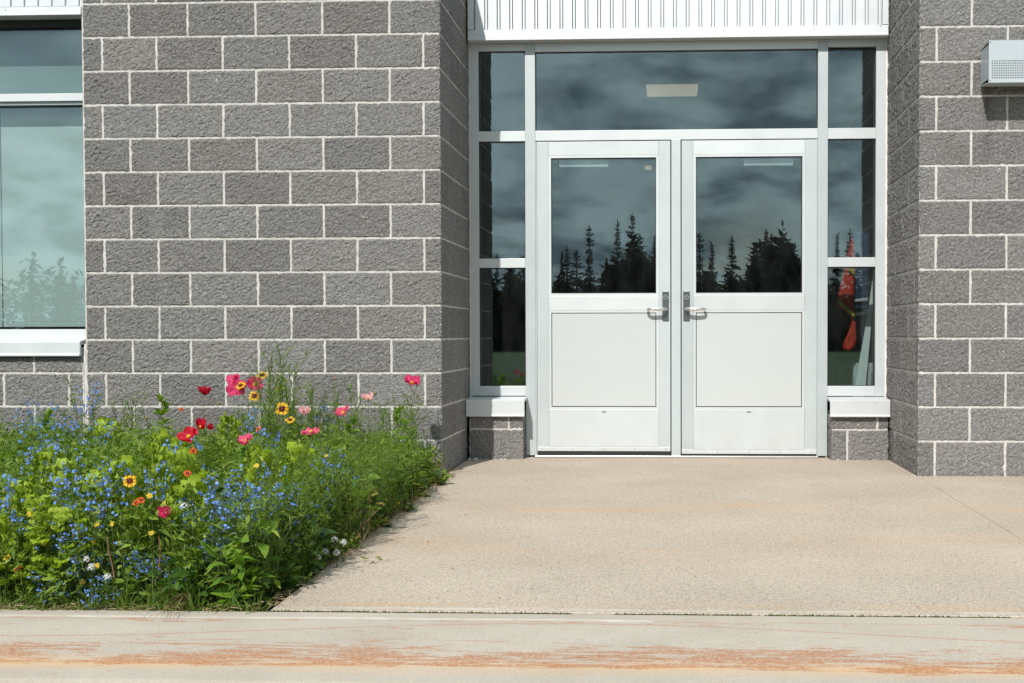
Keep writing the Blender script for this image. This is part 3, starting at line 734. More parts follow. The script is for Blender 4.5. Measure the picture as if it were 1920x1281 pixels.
# ------------------------------------------------------------------ doors
def door(x0, x1, mirror, label, zb):
    cx = (x0+x1)/2; W = (x1-x0)/2
    t = thing('entrance_door', label, 'door', (cx, 0.995, 0))
    y0, y1 = 0.0, 0.045
    b = lambda n, a0, a1, c0, c1, yy0=y0, m='alu', bv=0.0012: box(n, a0, a1, yy0, y1, c0, c1, M[m], t, bv)
    st = 0.078
    b('stile', -W, -W+st, zb+0.004, 2.119, m='alu2'); b('stile', W-st, W, zb+0.004, 2.119, m='alu2')
    i0, i1 = -W+st+0.0006, W-st-0.0006
    zs = [(2.027, 2.1185, 'top_rail'), (0.990, 1.086, 'middle_rail'), (zb+0.032, 0.322, 'bottom_rail')]
    for a, c, n in zs: b(n, i0, i1, a, c, 0.0008)
    # glazing stops round glass and panel
    gx = W-st-(0.017)
    def ring(z0, z1):
        me = boxes_mesh('glazing_stop', [(i0, -gx, 0.0015, 0.03, z0, z1), (gx, i1, 0.0015, 0.03, z0, z1), (-gx, gx, 0.0015, 0.03, z1-0.0165, z1), (-gx, gx, 0.0015, 0.03, z0, z0+0.0165)], M['alu'])
        link('glazing_stop', me, t)
    ring(1.0865, 2.0265); ring(0.3225, 0.9895)
    igu(-gx+0.0, gx, 1.103, 2.010, t, y=0.018, ox=0, oy=0, rot=0.0013 if mirror else 0.0017)
    link('panel_gasket', boxes_mesh('panel_gasket', [(-gx, gx, 0.012, 0.02, 0.339, 0.973)], M['gasket']), t)
    box('panel', -gx+0.005, gx-0.005, 0.003, 0.0118, 0.3445, 0.9675, M['panel'], t, 0.001)
    # sweep and rubber
    box('door_sweep', -W, W, -0.006, 0.0, zb+0.004, zb+0.031, M['white'], t, 0.001)
    box('sweep_rubber', -W, W, -0.001, 0.03, 0.0145, zb+0.0035, M['rubber'], t)
    n = 5
    screws(t, [(-W+0.03+(2*W-0.06)*i/(n-1), zb+0.018) for i in range(n)], -0.006, 0.0032)
    link('drain_slot', disc_mesh('drain_slot', 0.016, 0.0008, M['screw'], 14), t, (0.0, 0.0006, 0.306)).scale = (1, 1, 0.28)
    # handle set next to the centre mullion
    s = 1 if not mirror else -1
    hx = s*(W-0.0325)
    es = box('escutcheon', hx-0.0215, hx+0.0215, -0.009, 0.0, 0.918, 1.117, M['steel'], t, 0.0025)
    cyl = link('lock_cylinder', disc_mesh('lock_cylinder', 0.0155, 0.006, M['chrome'], 20), es, (hx, -0.009, 1.073))
    link('keyhole_ring', disc_mesh('keyhole_ring', 0.009, 0.003, M['steel'], 16), es, (hx, -0.015, 1.073))
    pts = [(hx+s*0.004, -0.008, 0.994), (hx+s*0.004, -0.030, 0.994), (hx-s*0.004, -0.050, 0.994), (hx-s*0.03, -0.058, 0.994), (hx-s*0.08, -0.059, 0.995), (hx-s*0.108, -0.056, 0.995), (hx-s*0.120, -0.045, 0.995), (hx-s*0.122, -0.026, 0.995), (hx-s*0.117, -0.018, 0.995)]
    link('handle', tube_mesh('handle', pts, [0.010, 0.010, 0.0105, 0.0115, 0.011, 0.0105, 0.010, 0.009, 0.008], M['chrome'], 12, 1.0), t)
    # closer on the inside face
    cs = 1 if not mirror else 1
    cxo = (0.772-cx) if not mirror else (2.012-cx)
    cb = box('door_closer', cxo-0.165, cxo+0.165, 0.045, 0.10, 1.955, 2.02, M['vent'], t, 0.003)
    return t
door(0.4605, 1.356, False, 'left leaf of the white double entrance doors, lever handle on its right', 0.038)
door(1.431, 2.3285, True, 'right leaf of the white double entrance doors, lever handle on its left', 0.022)

# ------------------------------------------------------------------ ribbed siding above the entrance
SD = thing('ribbed_siding', 'white vertical ribbed metal siding above the entrance doors', 'siding', (1.4, 0.93, 2.78))
def sd(name, x0, x1, y0, y1, z0, z1, bevel=0.001, mat='siding'):
    return box(name, x0-1.4, x1-1.4, y0-0.93, y1-0.93, z0-2.78, z1-2.78, M[mat], SD, bevel)
sd('backing_sheet', 0.052, 2.742, 0.949, 0.965-0.003, 2.80, 3.3, 0)
n = 32; px0, px1 = 0.062, 2.738; pitch = (px1-px0)/n
for i in range(n):
    x = px0+i*pitch
    sd('siding_rib', x, x+pitch-0.0245, 0.926, 0.9485, 2.846, 3.3, 0.0015)
    sd('siding_rib', x+pitch-0.0185, x+pitch-0.0060, 0.928, 0.9485, 2.846, 3.3, 0.001)
prism('bottom_flashing', [(p-0.93, q-2.78) for p, q in [(0.908, 2.779), (0.908, 2.792), (0.913, 2.796), (0.915, 2.848), (0.935, 2.850), (0.96, 2.840), (0.99, 2.779)]], 0.012-1.4, 2.781-1.4, 'x', M['siding'], SD, 0.0008)
sd('corner_trim', 0.012, 0.050, 0.914, 0.95, 2.852, 3.3); sd('corner_trim', 2.744, 2.781, 0.914, 0.95, 2.852, 3.3)
screws(SD, [(-0.92, 0.045), (0.0, 0.045), (0.9, 0.046), (1.33, 0.06)], -0.0175, 0.003)
struct(box('upper_wall', -0.002, 2.795, 0.965, 1.25, 2.852, 3.25, M['mortar']))

# ------------------------------------------------------------------ left window
WN = thing('window', 'large window left of the block wall with a white frame and pale blind inside', 'window', (-3.4, 0.1, 0.8))
def wb(name, x0, x1, y0, y1, z0, z1, mat='white', bevel=0.0015, parent=WN):
    return box(name, x0+3.4, x1+3.4, y0-0.1, y1-0.1, z0-0.8, z1-0.8, M[mat], parent, bevel)
wb('head_rail', -4.99, -2.152, 0.10, 0.21, 2.700, 2.78, 'gasket')
wb('transom_rail', -4.99, -2.152, 0.095, 0.2, 2.246, 2.292)
wb('transom_underside', -4.99, -2.152, 0.112, 0.2, 2.226, 2.2455, 'vent')
wb('bottom_rail', -4.99, -2.152, 0.115, 0.21, 0.815, 0.864)
wb('jamb', -2.150, -2.11+0.0, 0.10, 0.21, 0.75, 2.80)
wb('jamb', -5.0, -4.9905, 0.10, 0.21, 0.75, 2.80)
wb('mullion', -3.62, -3.56, 0.098, 0.2, 0.8645, 2.2255)
igu(-3.56, -2.152, 0.864, 2.226, WN, y=0.155, ox=-3.4, oy=0.1, rot=0.001).location.z -= 0.8
igu(-4.99, -3.62, 0.864, 2.226, WN, y=0.155, ox=-3.4, oy=0.1, rot=0.001).location.z -= 0.8
igu(-4.99, -2.152, 2.292, 2.700, WN, y=0.155, ox=-3.4, oy=0.1, rot=0.0008).location.z -= 0.8
wb('soffit_panel', -4.99, -2.152, 0.012, 0.098, 2.7365, 2.76, 'siding', 0)
LS = thing('window_sill', 'long white folded metal sill under the large left window', 'window sill', (-3.4, 0.0, 0.75))
prism('sill_flashing', [(p, q-0.75) for p, q in [(0.14, 0.822), (-0.026, 0.790), (-0.030, 0.786), (-0.030, 0.718), (-0.038, 0.713), (-0.038, 0.703), (-0.012, 0.703), (-0.012, 0.77), (0.14, 0.80)]], -5.0+3.4, -2.172+3.4, 'x', M['white'], LS, 0.001)
for a, b in ((-2.784, -2.16), (-3.56, -2.790), (-4.97, -3.62)):
    t = thing('roller_blind', 'pale roller blind lowered inside the left window, '+('nearest the block wall' if b > -2.2 else 'second from the block wall' if b > -3 else 'farthest from the entrance'), 'blind', ((a+b)/2, 0.23, 0.88))
    h = (b-a)/2
    box('fabric', -h, h, 0.0, 0.002, 0.035, 1.36, M['blind'], t)
    box('bottom_bar', -h, h, -0.003, 0.008, 0.0, 0.034, M['blind'], t, 0.002)
tag(link('backing_panel', boxes_mesh('backing_panel', [(-4.98, -2.16, 0.25, 0.27, 2.27, 2.72)], M['dark_blind'])), 'grey green panel behind the upper pane of the left window', 'panel')
struct(box('window_room_wall', -5.0, -2.12, 0.9, 1.0, 0.0, 3.2, M['room_wall']))
# siding above that window
S2 = thing('ribbed_siding', 'white ribbed metal siding above the left window at the top corner', 'siding', (-3.4, 0.0, 2.74))
def s2(name, x0, x1, y0, y1, z0, z1, bevel=0.001):
    return box(name, x0+3.4, x1+3.4, y0, y1, z0-2.74, z1-2.74, M['siding'], S2, bevel)
s2('backing_sheet', -4.99, -2.155, 0.012, 0.03, 2.79, 3.2, 0)
x = -2.235
while x > -4.95:
    s2('siding_rib', x, x+0.068, -0.001, 0.0115, 2.7885, 3.2, 0.002); x -= 0.0835
prism('bottom_flashing', [(p, q-2.74) for p, q in [(-0.010, 2.736), (-0.010, 2.745), (-0.004, 2.749), (-0.004, 2.786), (0.011, 2.788), (0.03, 2.787), (0.03, 2.736)]], -4.99+3.4, -2.153+3.4, 'x', M['siding'], S2, 0.0008)
screws(S2, [(-2.61+3.4, 0.03)], -0.004, 0.003)

# ------------------------------------------------------------------ vent hood
VH = thing('vent_hood', 'pale grey metal vent hood with a perforated grille on the right block wall', 'vent hood', (3.36, 0.0, 2.35))
vx0, vx1 = 3.142-3.36, 3.60-3.36
z0v, z1v = 2.236-2.35, 2.474-2.35
box('mounting_flange', vx0-0.0, vx1, -0.016, -0.010, 2.262-2.35, 2.455-2.35, M['vent'], VH, 0.001)
link('hood_side', boxes_mesh('hood_side', [(vx0+0.0005, vx0+0.004, -0.178, -0.017, 2.262-2.35, 2.452-2.35)], M['vent']), VH)
link('hood_side', boxes_mesh('hood_side', [(vx1-0.004, vx1-0.0005, -0.178, -0.017, 2.262-2.35, 2.452-2.35)], M['vent']), VH)
prism('hood_top', [(-0.184, z1v-0.004), (-0.184, z1v), (-0.012, 2.462-2.35), (-0.012, 2.456-2.35)], vx0-0.001, vx1+0.001, 'x', M['vent'], VH)
prism('hood_bottom', [(-0.184, z0v), (-0.184, z0v+0.004), (-0.012, 2.258-2.35), (-0.012, 2.250-2.35)], vx0-0.001, vx1+0.001, 'x', M['vent'], VH)
box('hood_front', vx0, vx1, -0.1845, -0.1790, z0v+0.004, z1v-0.004, M['vent'], VH, 0.0012)
box('front_lip', vx0-0.002, vx1+0.002, -0.188, -0.1848, z0v, z0v+0.022, M['vent'], VH, 0.001)
screws(VH, [(vx0+0.008, z0v+0.011), (vx0+0.008, z1v-0.010), (vx1-0.008, z1v-0.010)], -0.1885, 0.003)
screws(VH, [(vx0+0.004, 0.0)], -0.0165, 0.003)
hv = []; hf = []
for r_ in range(8):
    for c_ in range(32):
        x = vx0+0.020+c_*0.0128+(0.0); z = 2.358-2.35-r_*0.0135
        if x > vx1-0.015: continue
        b = len(hv); rr = 0.0040
        for k in range(6):
            a = math.pi/3*k; hv.append((x+rr*math.cos(a), -0.18485, z+rr*math.sin(a)))
        hf.append(tuple(range(b, b+6)))
po = link('perforation', mesh_py('perforation', hv, hf, M['hole']), VH); po['kind'] = 'stuff'

# ------------------------------------------------------------------ entrance vestibule seen through the glass
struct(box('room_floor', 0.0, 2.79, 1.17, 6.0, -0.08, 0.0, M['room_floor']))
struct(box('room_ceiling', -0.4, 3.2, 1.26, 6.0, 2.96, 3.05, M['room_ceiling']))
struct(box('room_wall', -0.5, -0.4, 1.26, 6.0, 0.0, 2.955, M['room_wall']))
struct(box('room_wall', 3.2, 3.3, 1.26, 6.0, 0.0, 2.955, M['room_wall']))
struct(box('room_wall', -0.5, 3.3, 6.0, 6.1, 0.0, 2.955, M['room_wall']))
CL = thing('ceiling_light', 'warm rectangular ceiling light seen through the transom glass', 'ceiling light', (1.37, 3.35, 2.95))
box('lamp_frame', -0.27, 0.27, -0.27, 0.30, -0.012, 0.005, M['room_ceiling'], CL, 0.002)
box('diffuser', -0.215, 0.225, -0.22, 0.26, -0.02, -0.0125, M['lamp'], CL)
CL2 = thing('ceiling_light', 'small second ceiling light seen at the top corner of the left door glass', 'ceiling light', (1.09, 5.85, 2.62))
box('lamp_frame', -0.05, 0.08, 0.03, 0.05, -0.03, 0.03, M['room_ceiling'], CL2, 0.002)
box('diffuser', 0.0, 0.07, 0.02, 0.029, -0.022, 0.022, M['lamp'], CL2)
# safety vest and jacket on hooks beside the right sidelight
def cloth(name, pts, y, mat, parent, thick=0.012):
    n = len(pts); v = [(x, y+0.012*noise.noise(Vector((x*9, z*6, 1))), z) for x, z in pts]+[(x, y+thick, z) for x, z in pts]
    f = [tuple(range(n)), tuple(range(2*n-1, n-1, -1))]+[(i, n+i, n+(i+1) % n, (i+1) % n) for i in range(n)]
    me = mesh_py(name, v, f, mat)
    bm = bmesh.new(); bm.from_mesh(me); bmesh.ops.triangulate(bm, faces=[q for q in bm.faces if len(q.verts) > 4]); bmesh.ops.subdivide_edges(bm, edges=bm.edges[:], cuts=2, use_grid_fill=True)
    bmesh.ops.recalc_face_normals(bm, faces=bm.faces)
    for w in bm.verts: w.co.y += 0.010*math.sin(w.co.x*90+w.co.z*14)
    bm.to_mesh(me); bm.free(); me.shade_smooth()
    return link(name, me, parent)
VS = thing('safety_vest', 'orange safety vest with a yellow band hanging inside behind the right sidelight', 'vest', (2.56, 1.35, 1.5))
O_ = lambda l: [(x-2.56, z-1.5) for x, z in l]
cloth('vest_body', O_([(2.612, 1.50), (2.632, 1.44), (2.637, 1.26), (2.632, 0.95), (2.628, 0.915), (2.59, 0.965), (2.505, 1.03), (2.515, 1.08), (2.558, 1.24), (2.585, 1.38)]), 0.0, M['vest_orange'], VS)
cloth('vest_strap', O_([(2.622, 0.93), (2.640, 0.92), (2.646, 0.80), (2.636, 0.725), (2.60, 0.71), (2.553, 0.722), (2.562, 0.77), (2.598, 0.85)]), 0.004, M['vest_orange'], VS)
cloth('reflective_band', O_([(2.513, 1.078), (2.525, 1.070), (2.628, 0.972), (2.63, 0.940), (2.60, 0.962), (2.508, 1.046)]), -0.026, M['vest_yellow'], VS, 0.006)
cloth('reflective_band', O_([(2.596, 1.300), (2.632, 1.262), (2.632, 1.232), (2.588, 1.268)]), -0.026, M['vest_yellow'], VS, 0.006)
JK = thing('jacket', 'navy jacket with pale bands hanging beside the orange vest', 'jacket', (2.68, 1.45, 1.5))
O_ = lambda l: [(x-2.68, z-1.5) for x, z in l]
cloth('jacket_body', O_([(2.65, 1.55), (2.75, 1.53), (2.742, 0.95), (2.64, 0.93), (2.645, 1.3)]), 0.0, M['navy'], JK, 0.03)
for z in (1.07, 0.975): cloth('reflective_band', O_([(2.644, z), (2.741, z+0.012), (2.741, z-0.012), (2.644, z-0.02)]), -0.026, M['greyband'], JK, 0.006)
HT = thing('floor_heater', 'low grey metal heater with a slotted grille inside behind the right sidelight', 'heater', (2.78, 1.5, 0.0))
box('casing', -0.13, 0.20, 0.0, 0.12, 0.02, 0.62, M['vent'], HT, 0.004)
for cxx in (-0.075, -0.005):
    for i in range(9): box('grille_slot', cxx, cxx+0.045, -0.003, -0.0005, 0.46+i*0.013-0.02, 0.466+i*0.013-0.02, M['hole'], HT)
BD = thing('reflection_sliver', 'pale tapering board standing in for a reflection in the right sidelight', 'sliver', (2.72, 1.42, 0.0))
link('sliver', mesh_py('sliver', [(-0.09, 0, 0.35), (-0.005, 0, 0.35), (0.052, 0, 1.02), (0.050, 0, 1.21), (0.02, 0, 0.98), (-0.09, .015, 0.35), (-0.005, .015, 0.35), (0.052, .015, 1.02), (0.050, .015, 1.21), (0.02, .015, 0.98)], [(0, 1, 2, 3, 4), (9, 8, 7, 6, 5), (0, 5, 6, 1), (1, 6, 7, 2), (2, 7, 8, 3), (3, 8, 9, 4), (4, 9, 5, 0)], M['blind']), BD)  # pale reflection in the sidelight glass, modelled as a solid tapering piece

# ------------------------------------------------------------------ building mass behind (keeps daylight out of the rooms)
struct(box('building_roof', -6.2, -0.005, 0.26, 7.0, 3.205, 3.4, M['mortar']))
struct(box('building_roof', 2.80, 5.8, 0.26, 7.0, 3.205, 3.4, M['mortar']))
struct(box('building_roof', -0.002, 2.797, 0.965, 7.0, 3.255, 3.4, M['mortar']))
struct(box('building_back_wall', -6.2, 5.8, 6.2, 6.4, 0.0, 3.2, M['mortar']))
struct(box('building_side_wall', -6.2, -6.0, 0.3, 6.2, 0.0, 3.2, M['mortar']))
struct(box('building_side_wall', 5.6, 5.8, 0.3, 6.2, 0.0, 3.2, M['mortar']))
struct(box('parapet', -6.2, -2.155, 0.035, 0.255, 3.202, 3.4, M['mortar']))

# ================================================================== vegetation
# ---- numpy strip builder: leaves, blades, petals, stems
def unit(a): return a/np.maximum(np.linalg.norm(a, axis=-1, keepdims=True), 1e-9)
def rdir(n, up0, up1):
    """random directions with elevation (radians) between up0 and up1"""
    az = rng.uniform(0, 2*np.pi, n); el = rng.uniform(up0, up1, n)
    return np.stack([np.cos(az)*np.cos(el), np.sin(az)*np.cos(el), np.sin(el)], 1)
def strips(base, d, length, width, prof, bend=0.0, fold=0.0, twist=None):
    base = np.asarray(base, float); n = len(base)
    length = np.broadcast_to(np.asarray(length, float), (n,)); width = np.broadcast_to(np.asarray(width, float), (n,))
    bend = np.broadcast_to(np.asarray(bend, float), (n,))
    d = unit(np.asarray(d, float))
    upv = np.tile(np.array([[0, 0, 1.0]]), (n, 1))
    side = np.cross(d, upv); bad = np.linalg.norm(side, axis=1) < 0.1
    side[bad] = rdir(bad.sum(), -0.1, 0.1) if bad.any() else side[bad]
    side = unit(side - d*(side*d).sum(1, keepdims=True))
    if twist is None: twist = rng.uniform(-0.9, 0.9, n)
    nor = np.cross(side, d)
    c, s_ = np.cos(twist)[:, None], np.sin(twist)[:, None]
    side, nor = side*c+nor*s_, nor*c-side*s_
    k = len(prof); cols = 3 if fold else 2
    V = np.zeros((n, k, cols, 3))
    for j, w in enumerate(prof):
        t = j/(k-1)
        p = base+d*(length*t)[:, None]; p[:, 2] -= bend*length*t*t
        hw = (width*w/2)[:, None]
        V[:, j, 0] = p-side*hw; V[:, j, -1] = p+side*hw
        if fold:
            V[:, j, 1] = p-nor*(width*w*fold)[:, None]
    idx = np.arange(n*k*cols).reshape(n, k, cols)
    Q = []
    for j in range(k-1):
        for q in range(cols-1):
            Q.append(np.stack([idx[:, j, q], idx[:, j, q+1], idx[:, j+1, q+1], idx[:, j+1, q]], 1))
    return V.reshape(-1, 3), np.concatenate(Q)
def tubes(P, rad, sides=3):
    """P (N,K,3) polylines; rad (N,) or (N,K)"""
    P = np.asarray(P, float); n, k, _ = P.shape
    rad = np.asarray(rad, float)
    if rad.ndim == 1: rad = rad[:, None]*np.linspace(1, 0.55, k)[None]
    T = unit(np.gradient(P, axis=1))
    ref = np.tile(np.array([1.0, 0.13, 0.0]), (n, k, 1))
    S = unit(np.cross(T, ref)); U = np.cross(S, T)
    V = np.zeros((n, k, sides, 3))
    for q in range(sides):
        a = 2*np.pi*q/sides
        V[:, :, q] = P+(S*math.cos(a)+U*math.sin(a))*rad[:, :, None]
    idx = np.arange(n*k*sides).reshape(n, k, sides); Q = []
    for j in range(k-1):
        for q in range(sides):
            r_ = (q+1) % sides
            Q.append(np.stack([idx[:, j, q], idx[:, j, r_], idx[:, j+1, r_], idx[:, j+1, q]], 1))
    return V.reshape(-1, 3), np.concatenate(Q)
def petals(cen, nor, rad, num=5, wide=0.9, cup=0.2):
    """simple open flowers: num kite petals round each centre"""
    cen = np.asarray(cen, float); n = len(cen); nor = unit(np.asarray(nor, float))
    rad = np.broadcast_to(np.asarray(rad, float), (n,))
    ref = unit(rng.normal(size=(n, 3))); a = unit(np.cross(nor, ref)); b = np.cross(nor, a)
    Vs = []; Qs = []; off = 0
    for k in range(num):
        th = 2*math.pi*k/num
        d = a*math.cos(th)+b*math.sin(th); s_ = np.cross(nor, d)
        r = rad[:, None]; w = r*wide*math.pi/num
        V = np.stack([cen, cen+d*r*0.62-s_*w+nor*r*cup*0.5, cen+d*r+nor*r*cup, cen+d*r*0.62+s_*w+nor*r*cup*0.5], 1)
        Vs.append(V.reshape(-1, 3)); i = np.arange(n)[:, None]*4+np.arange(4)[None]+off; Qs.append(i); off += 4*n
    return np.concatenate(Vs), np.concatenate(Qs)
def join(parts):
    Vs, Qs, off = [], [], 0
    for v, q in parts:
        Vs.append(v); Qs.append(q+off); off += len(v)
    return np.concatenate(Vs), np.concatenate(Qs)
LANCE = [0.25, 0.85, 1.0, 0.6, 0.06]
OVAL = [0.2, 0.95, 1.0, 0.7, 0.08]
THREAD = [1.0, 0.8, 0.2]
BLADE = [0.8, 1.0, 0.75, 0.06]

SINGLE = ('dock_plant', 'lime_leaf_plant', 'kerb_leaf_plant', 'palmate_plant')
def split_strips(v, q, n, mat, smooth=True):
    """one mesh per leaf out of a strips() result"""
    k = len(v)//n; own = q[:, 0]//k; out = []
    for i in range(n): out.append(('leaf', mesh_np('leaf', v[i*k:(i+1)*k], q[own == i]-i*k, mat, smooth=smooth)))
    return out
def protos_from(build, n):
    return [build(i) for i in range(n)]
def place(proto, label, cat, group, loc, rz, sc, tilt=(0, 0)):
    """proto = (thing name, [(part name, mesh)])"""
    nm, ps = proto
    t = thing(nm, label, cat, loc, group)
    t.rotation_euler = (tilt[0], tilt[1], rz); t.scale = (sc[0], sc[0], sc[1]) if isinstance(sc, tuple) else (sc, sc, sc)
    for pn, me in ps:
        o = link(pn, me, t)
        if pn in ('leaf', 'blossom', 'bud', 'blade', 'stem') and not nm in SINGLE: o['kind'] = 'stuff'
    return t
def stem_lines(n, spread, h0, h1, k=5, base_r=0.02, lean=0.25):
    az = rng.uniform(0, 2*np.pi, n); top = rng.uniform(h0, h1, n); out = rng.uniform(0.2, 1, n)*spread
    t = np.linspace(0, 1, k)[None]
    wob = rng.normal(size=(n, k, 2))*0.008; wob[:, 0] = 0
    x = (np.cos(az)[:, None]*(base_r+out[:, None]*t**1.5))+wob[..., 0]; y = (np.sin(az)[:, None]*(base_r+out[:, None]*t**1.5))+wob[..., 1]
    z = top[:, None]*t*(1-0.0*t)
    return np.stack([x, y, z], 2)
def along(P, m, t0=0.1, t1=0.95):
    """m random points on each polyline"""
    n, k, _ = P.shape
    t = rng.uniform(t0, t1, (n, m))*(k-1); i = np.clip(t.astype(int), 0, k-2); f = (t-i)[..., None]
    ii = np.arange(n)[:, None]
    return (P[ii, i]*(1-f)+P[ii, i+1]*f).reshape(-1, 3), (t/(k-1)).reshape(-1)

# ---- blue-flowered plant
def blue_plant(i):
    n = 6
    P = stem_lines(n, 0.075, 0.36, 0.47)
    parts = [tubes(P, np.full(n, 0.0018))]
    # side branches
    b, tb = along(P, 3, 0.72, 0.98); nb = len(b)
    d = rdir(nb, 0.5, 1.3); L = rng.uniform(0.025, 0.06, nb)
    tips = b+d*L[:, None]
    Q = np.stack([b, (b+tips)/2+rng.normal(size=b.shape)*0.003, tips], 1)
    parts.append(tubes(Q, np.full(nb, 0.0010)))
    st = mesh_np('stem', *join(parts), M['stem'])
    lb, tl = along(P, 11, 0.05, 0.9)
    lf = strips(lb, rdir(len(lb), -0.1, 0.9), rng.uniform(0.035, 0.075, len(lb)), rng.uniform(0.008, 0.014, len(lb)), LANCE, rng.uniform(0.1, 0.6, len(lb)))
    lm = mesh_np('leaf', *lf, M['leafblue'])
    allt = np.concatenate([tips, P[:, -1]])
    c = np.repeat(allt, 4, 0)+rng.normal(size=(len(allt)*4, 3))*np.array([0.008, 0.008, 0.006])
    fl = petals(c, rdir(len(c), 0.0, 1.4), rng.uniform(0.0046, 0.0072, len(c)), 5, 1.0, 0.15)
    bl = mesh_np('blossom', *fl, M['blue'])
    cb = np.repeat(allt, 2, 0)+rng.normal(size=(len(allt)*2, 3))*0.010
    bu = petals(cb, rdir(len(cb), 0.0, 1.4), 0.0028, 3, 0.9, 0.8)
    return ('blue_flower', [('stem', st), ('leaf', lm), ('blossom', bl), ('bud', mesh_np('bud', *bu, M['bud']))])
BL = protos_from(blue_plant, 5)
# ---- feathery plant (fine thread foliage)
def feather_plant(i):
    n = 8; P = stem_lines(n, 0.10, 0.32, 0.46)
    b, tb = along(P, 12, 0.1, 1.0); nb = len(b)
    d = rdir(nb, 0.1, 1.1); L = rng.uniform(0.03, 0.085, nb)
    Q = np.stack([b, b+d*L[:, None]*0.5, b+d*L[:, None]+np.array([0, 0, 0.005])], 1)
    parts = [tubes(P, np.full(n, 0.0017)), tubes(Q, np.full(nb, 0.0008))]
    bb, _ = along(Q, 7, 0.15, 1.0)
    lf = strips(bb, rdir(len(bb), -0.1, 1.2), rng.uniform(0.016, 0.040, len(bb)), 0.0026, THREAD, 0.1)
    return ('feathery_plant', [('stem', mesh_np('stem', *join(parts), M['stem'])), ('leaf', mesh_np('leaf', *lf, M['leafbright' if i % 2 else 'leaf']))])
FE = protos_from(feather_plant, 4)
# ---- leafy plant with broad leaves
def broad_plant(i):
    n = 6; P = stem_lines(n, 0.08, 0.20, 0.38)
    b, tb = along(P, 9, 0.1, 1.0); nb = len(b)
    lf = strips(b, rdir(nb, 0.0, 1.0), rng.uniform(0.05, 0.13, nb), rng.uniform(0.024, 0.052, nb), OVAL, rng.uniform(0.1, 0.7, nb), 0.14)
    return ('leafy_plant', [('stem', mesh_np('stem', *tubes(P, np.full(n, 0.0022)), M['stem'])), ('leaf', mesh_np('leaf', *lf, M[('leaf', 'leafdark', 'leafbright')[i % 3]], smooth=True))])
BR = protos_from(broad_plant, 6)
def kerb_plant(i):
    n = 5; P = stem_lines(n, 0.05, 0.10, 0.30)
    b, tb = along(P, 5, 0.1, 1.0); nb = len(b)
    v, q = strips(b, rdir(nb, 0.0, 0.9), rng.uniform(0.05, 0.095, nb), rng.uniform(0.022, 0.042, nb), OVAL, rng.uniform(0.1, 0.8, nb), 0.14)
    return ('kerb_leaf_plant', split_strips(v, q, nb, M[('leaf', 'leafdark', 'leafbright')[i % 3]])+[('stem', mesh_np('stem', *tubes(P, np.full(n, 0.0022)), M['stem']))])
KB = protos_from(kerb_plant, 5)
# ---- lime frilled lettuce-like plant
def lime_plant(i):
    out = []
    for q in range(84):
        u = rng.random(); z0 = 0.10+0.30*u**0.7
        rr = 0.085*math.sqrt(max(0.0, 1-((z0-0.16)/0.26)**2))*rng.uniform(0.5, 1.0)+0.004
        az = rng.uniform(0, 2*math.pi); el = rng.uniform(-0.1, 0.5)+1.0*u; L = rng.uniform(0.022, 0.044); W = L*rng.uniform(0.9, 1.3); ph = rng.uniform(0, 9)
        nu, nv_ = 9, 5; V = []; F = []
        for j in range(nv_):
            t = j/(nv_-1)
            for k in range(nu):
                s = k/(nu-1)*2-1
                w = W*(0.35+0.65*math.sin(min(1.0, 0.12+t)*2.2))*s*0.5
                edge = max(abs(s)**2, t**2)
                ruff = 0.0088*edge*math.sin(k*2.9+ph+j*2.3)+0.0035*math.sin(k*1.7+j*3.1+ph)
                r = L*t*(1-0.22*s*s)
                e = el+0.5*t*math.sin(ph)
                x0_ = r*math.cos(e)-ruff*math.sin(e); z_ = r*math.sin(e)+ruff*math.cos(e)+0.010*abs(s)
                V.append(((rr+x0_)*math.cos(az)-w*math.sin(az), (rr+x0_)*math.sin(az)+w*math.cos(az), z0+z_))
        for j in range(nv_-1):
            for k in range(nu-1): F.append((j*nu+k, j*nu+k+1, (j+1)*nu+k+1, (j+1)*nu+k))
        out.append(('leaf', mesh_np('leaf', np.array(V), np.array(F), M['lime'], smooth=False)))
    st = mesh_np('stem', *tubes(np.array([[[0, 0, 0], [0.003, 0, 0.15], [0, 0.004, 0.36]]]), np.array([0.006]), 6), M['stem'])
    return ('lime_leaf_plant', out+[('stem', st)])
LI = protos_from(lime_plant, 3)
# ---- grass tuft
def grass_tuft(i):
    n = 34
    b = rng.normal(size=(n, 3))*np.array([0.018, 0.018, 0]); d = rdir(n, 0.8, 1.5)
    g_ = strips(b, d, rng.uniform(0.10, 0.34, n), rng.uniform(0.0022, 0.005, n), BLADE, rng.uniform(0.05, 0.6, n))
    return ('grass_tuft', [('blade', mesh_np('blade', *g_, M['grass']))])
GR = protos_from(grass_tuft, 4)
def straw_tuft(i):
    n = 22
    b = rng.normal(size=(n, 3))*np.array([0.03, 0.03, 0]); d = rdir(n, 0.9, 1.5)
    v1 = strips(b, d, rng.uniform(0.16, 0.36, n), rng.uniform(0.002, 0.0045, n), BLADE, rng.uniform(0.05, 0.4, n))
    c = b[:8]+d[:8]*0.2
    lf = strips(np.repeat(c, 6, 0)+rng.normal(size=(48, 3))*0.03, rdir(48, 0.0, 1.2), rng.uniform(0.02, 0.05, 48), rng.uniform(0.006, 0.014, 48), LANCE, 0.5)
    return ('yellowing_tuft', [('blade', mesh_np('blade', *v1, M['straw'])), ('leaf', mesh_np('leaf', *lf, M['leafyellow']))])
ST = protos_from(straw_tuft, 3)
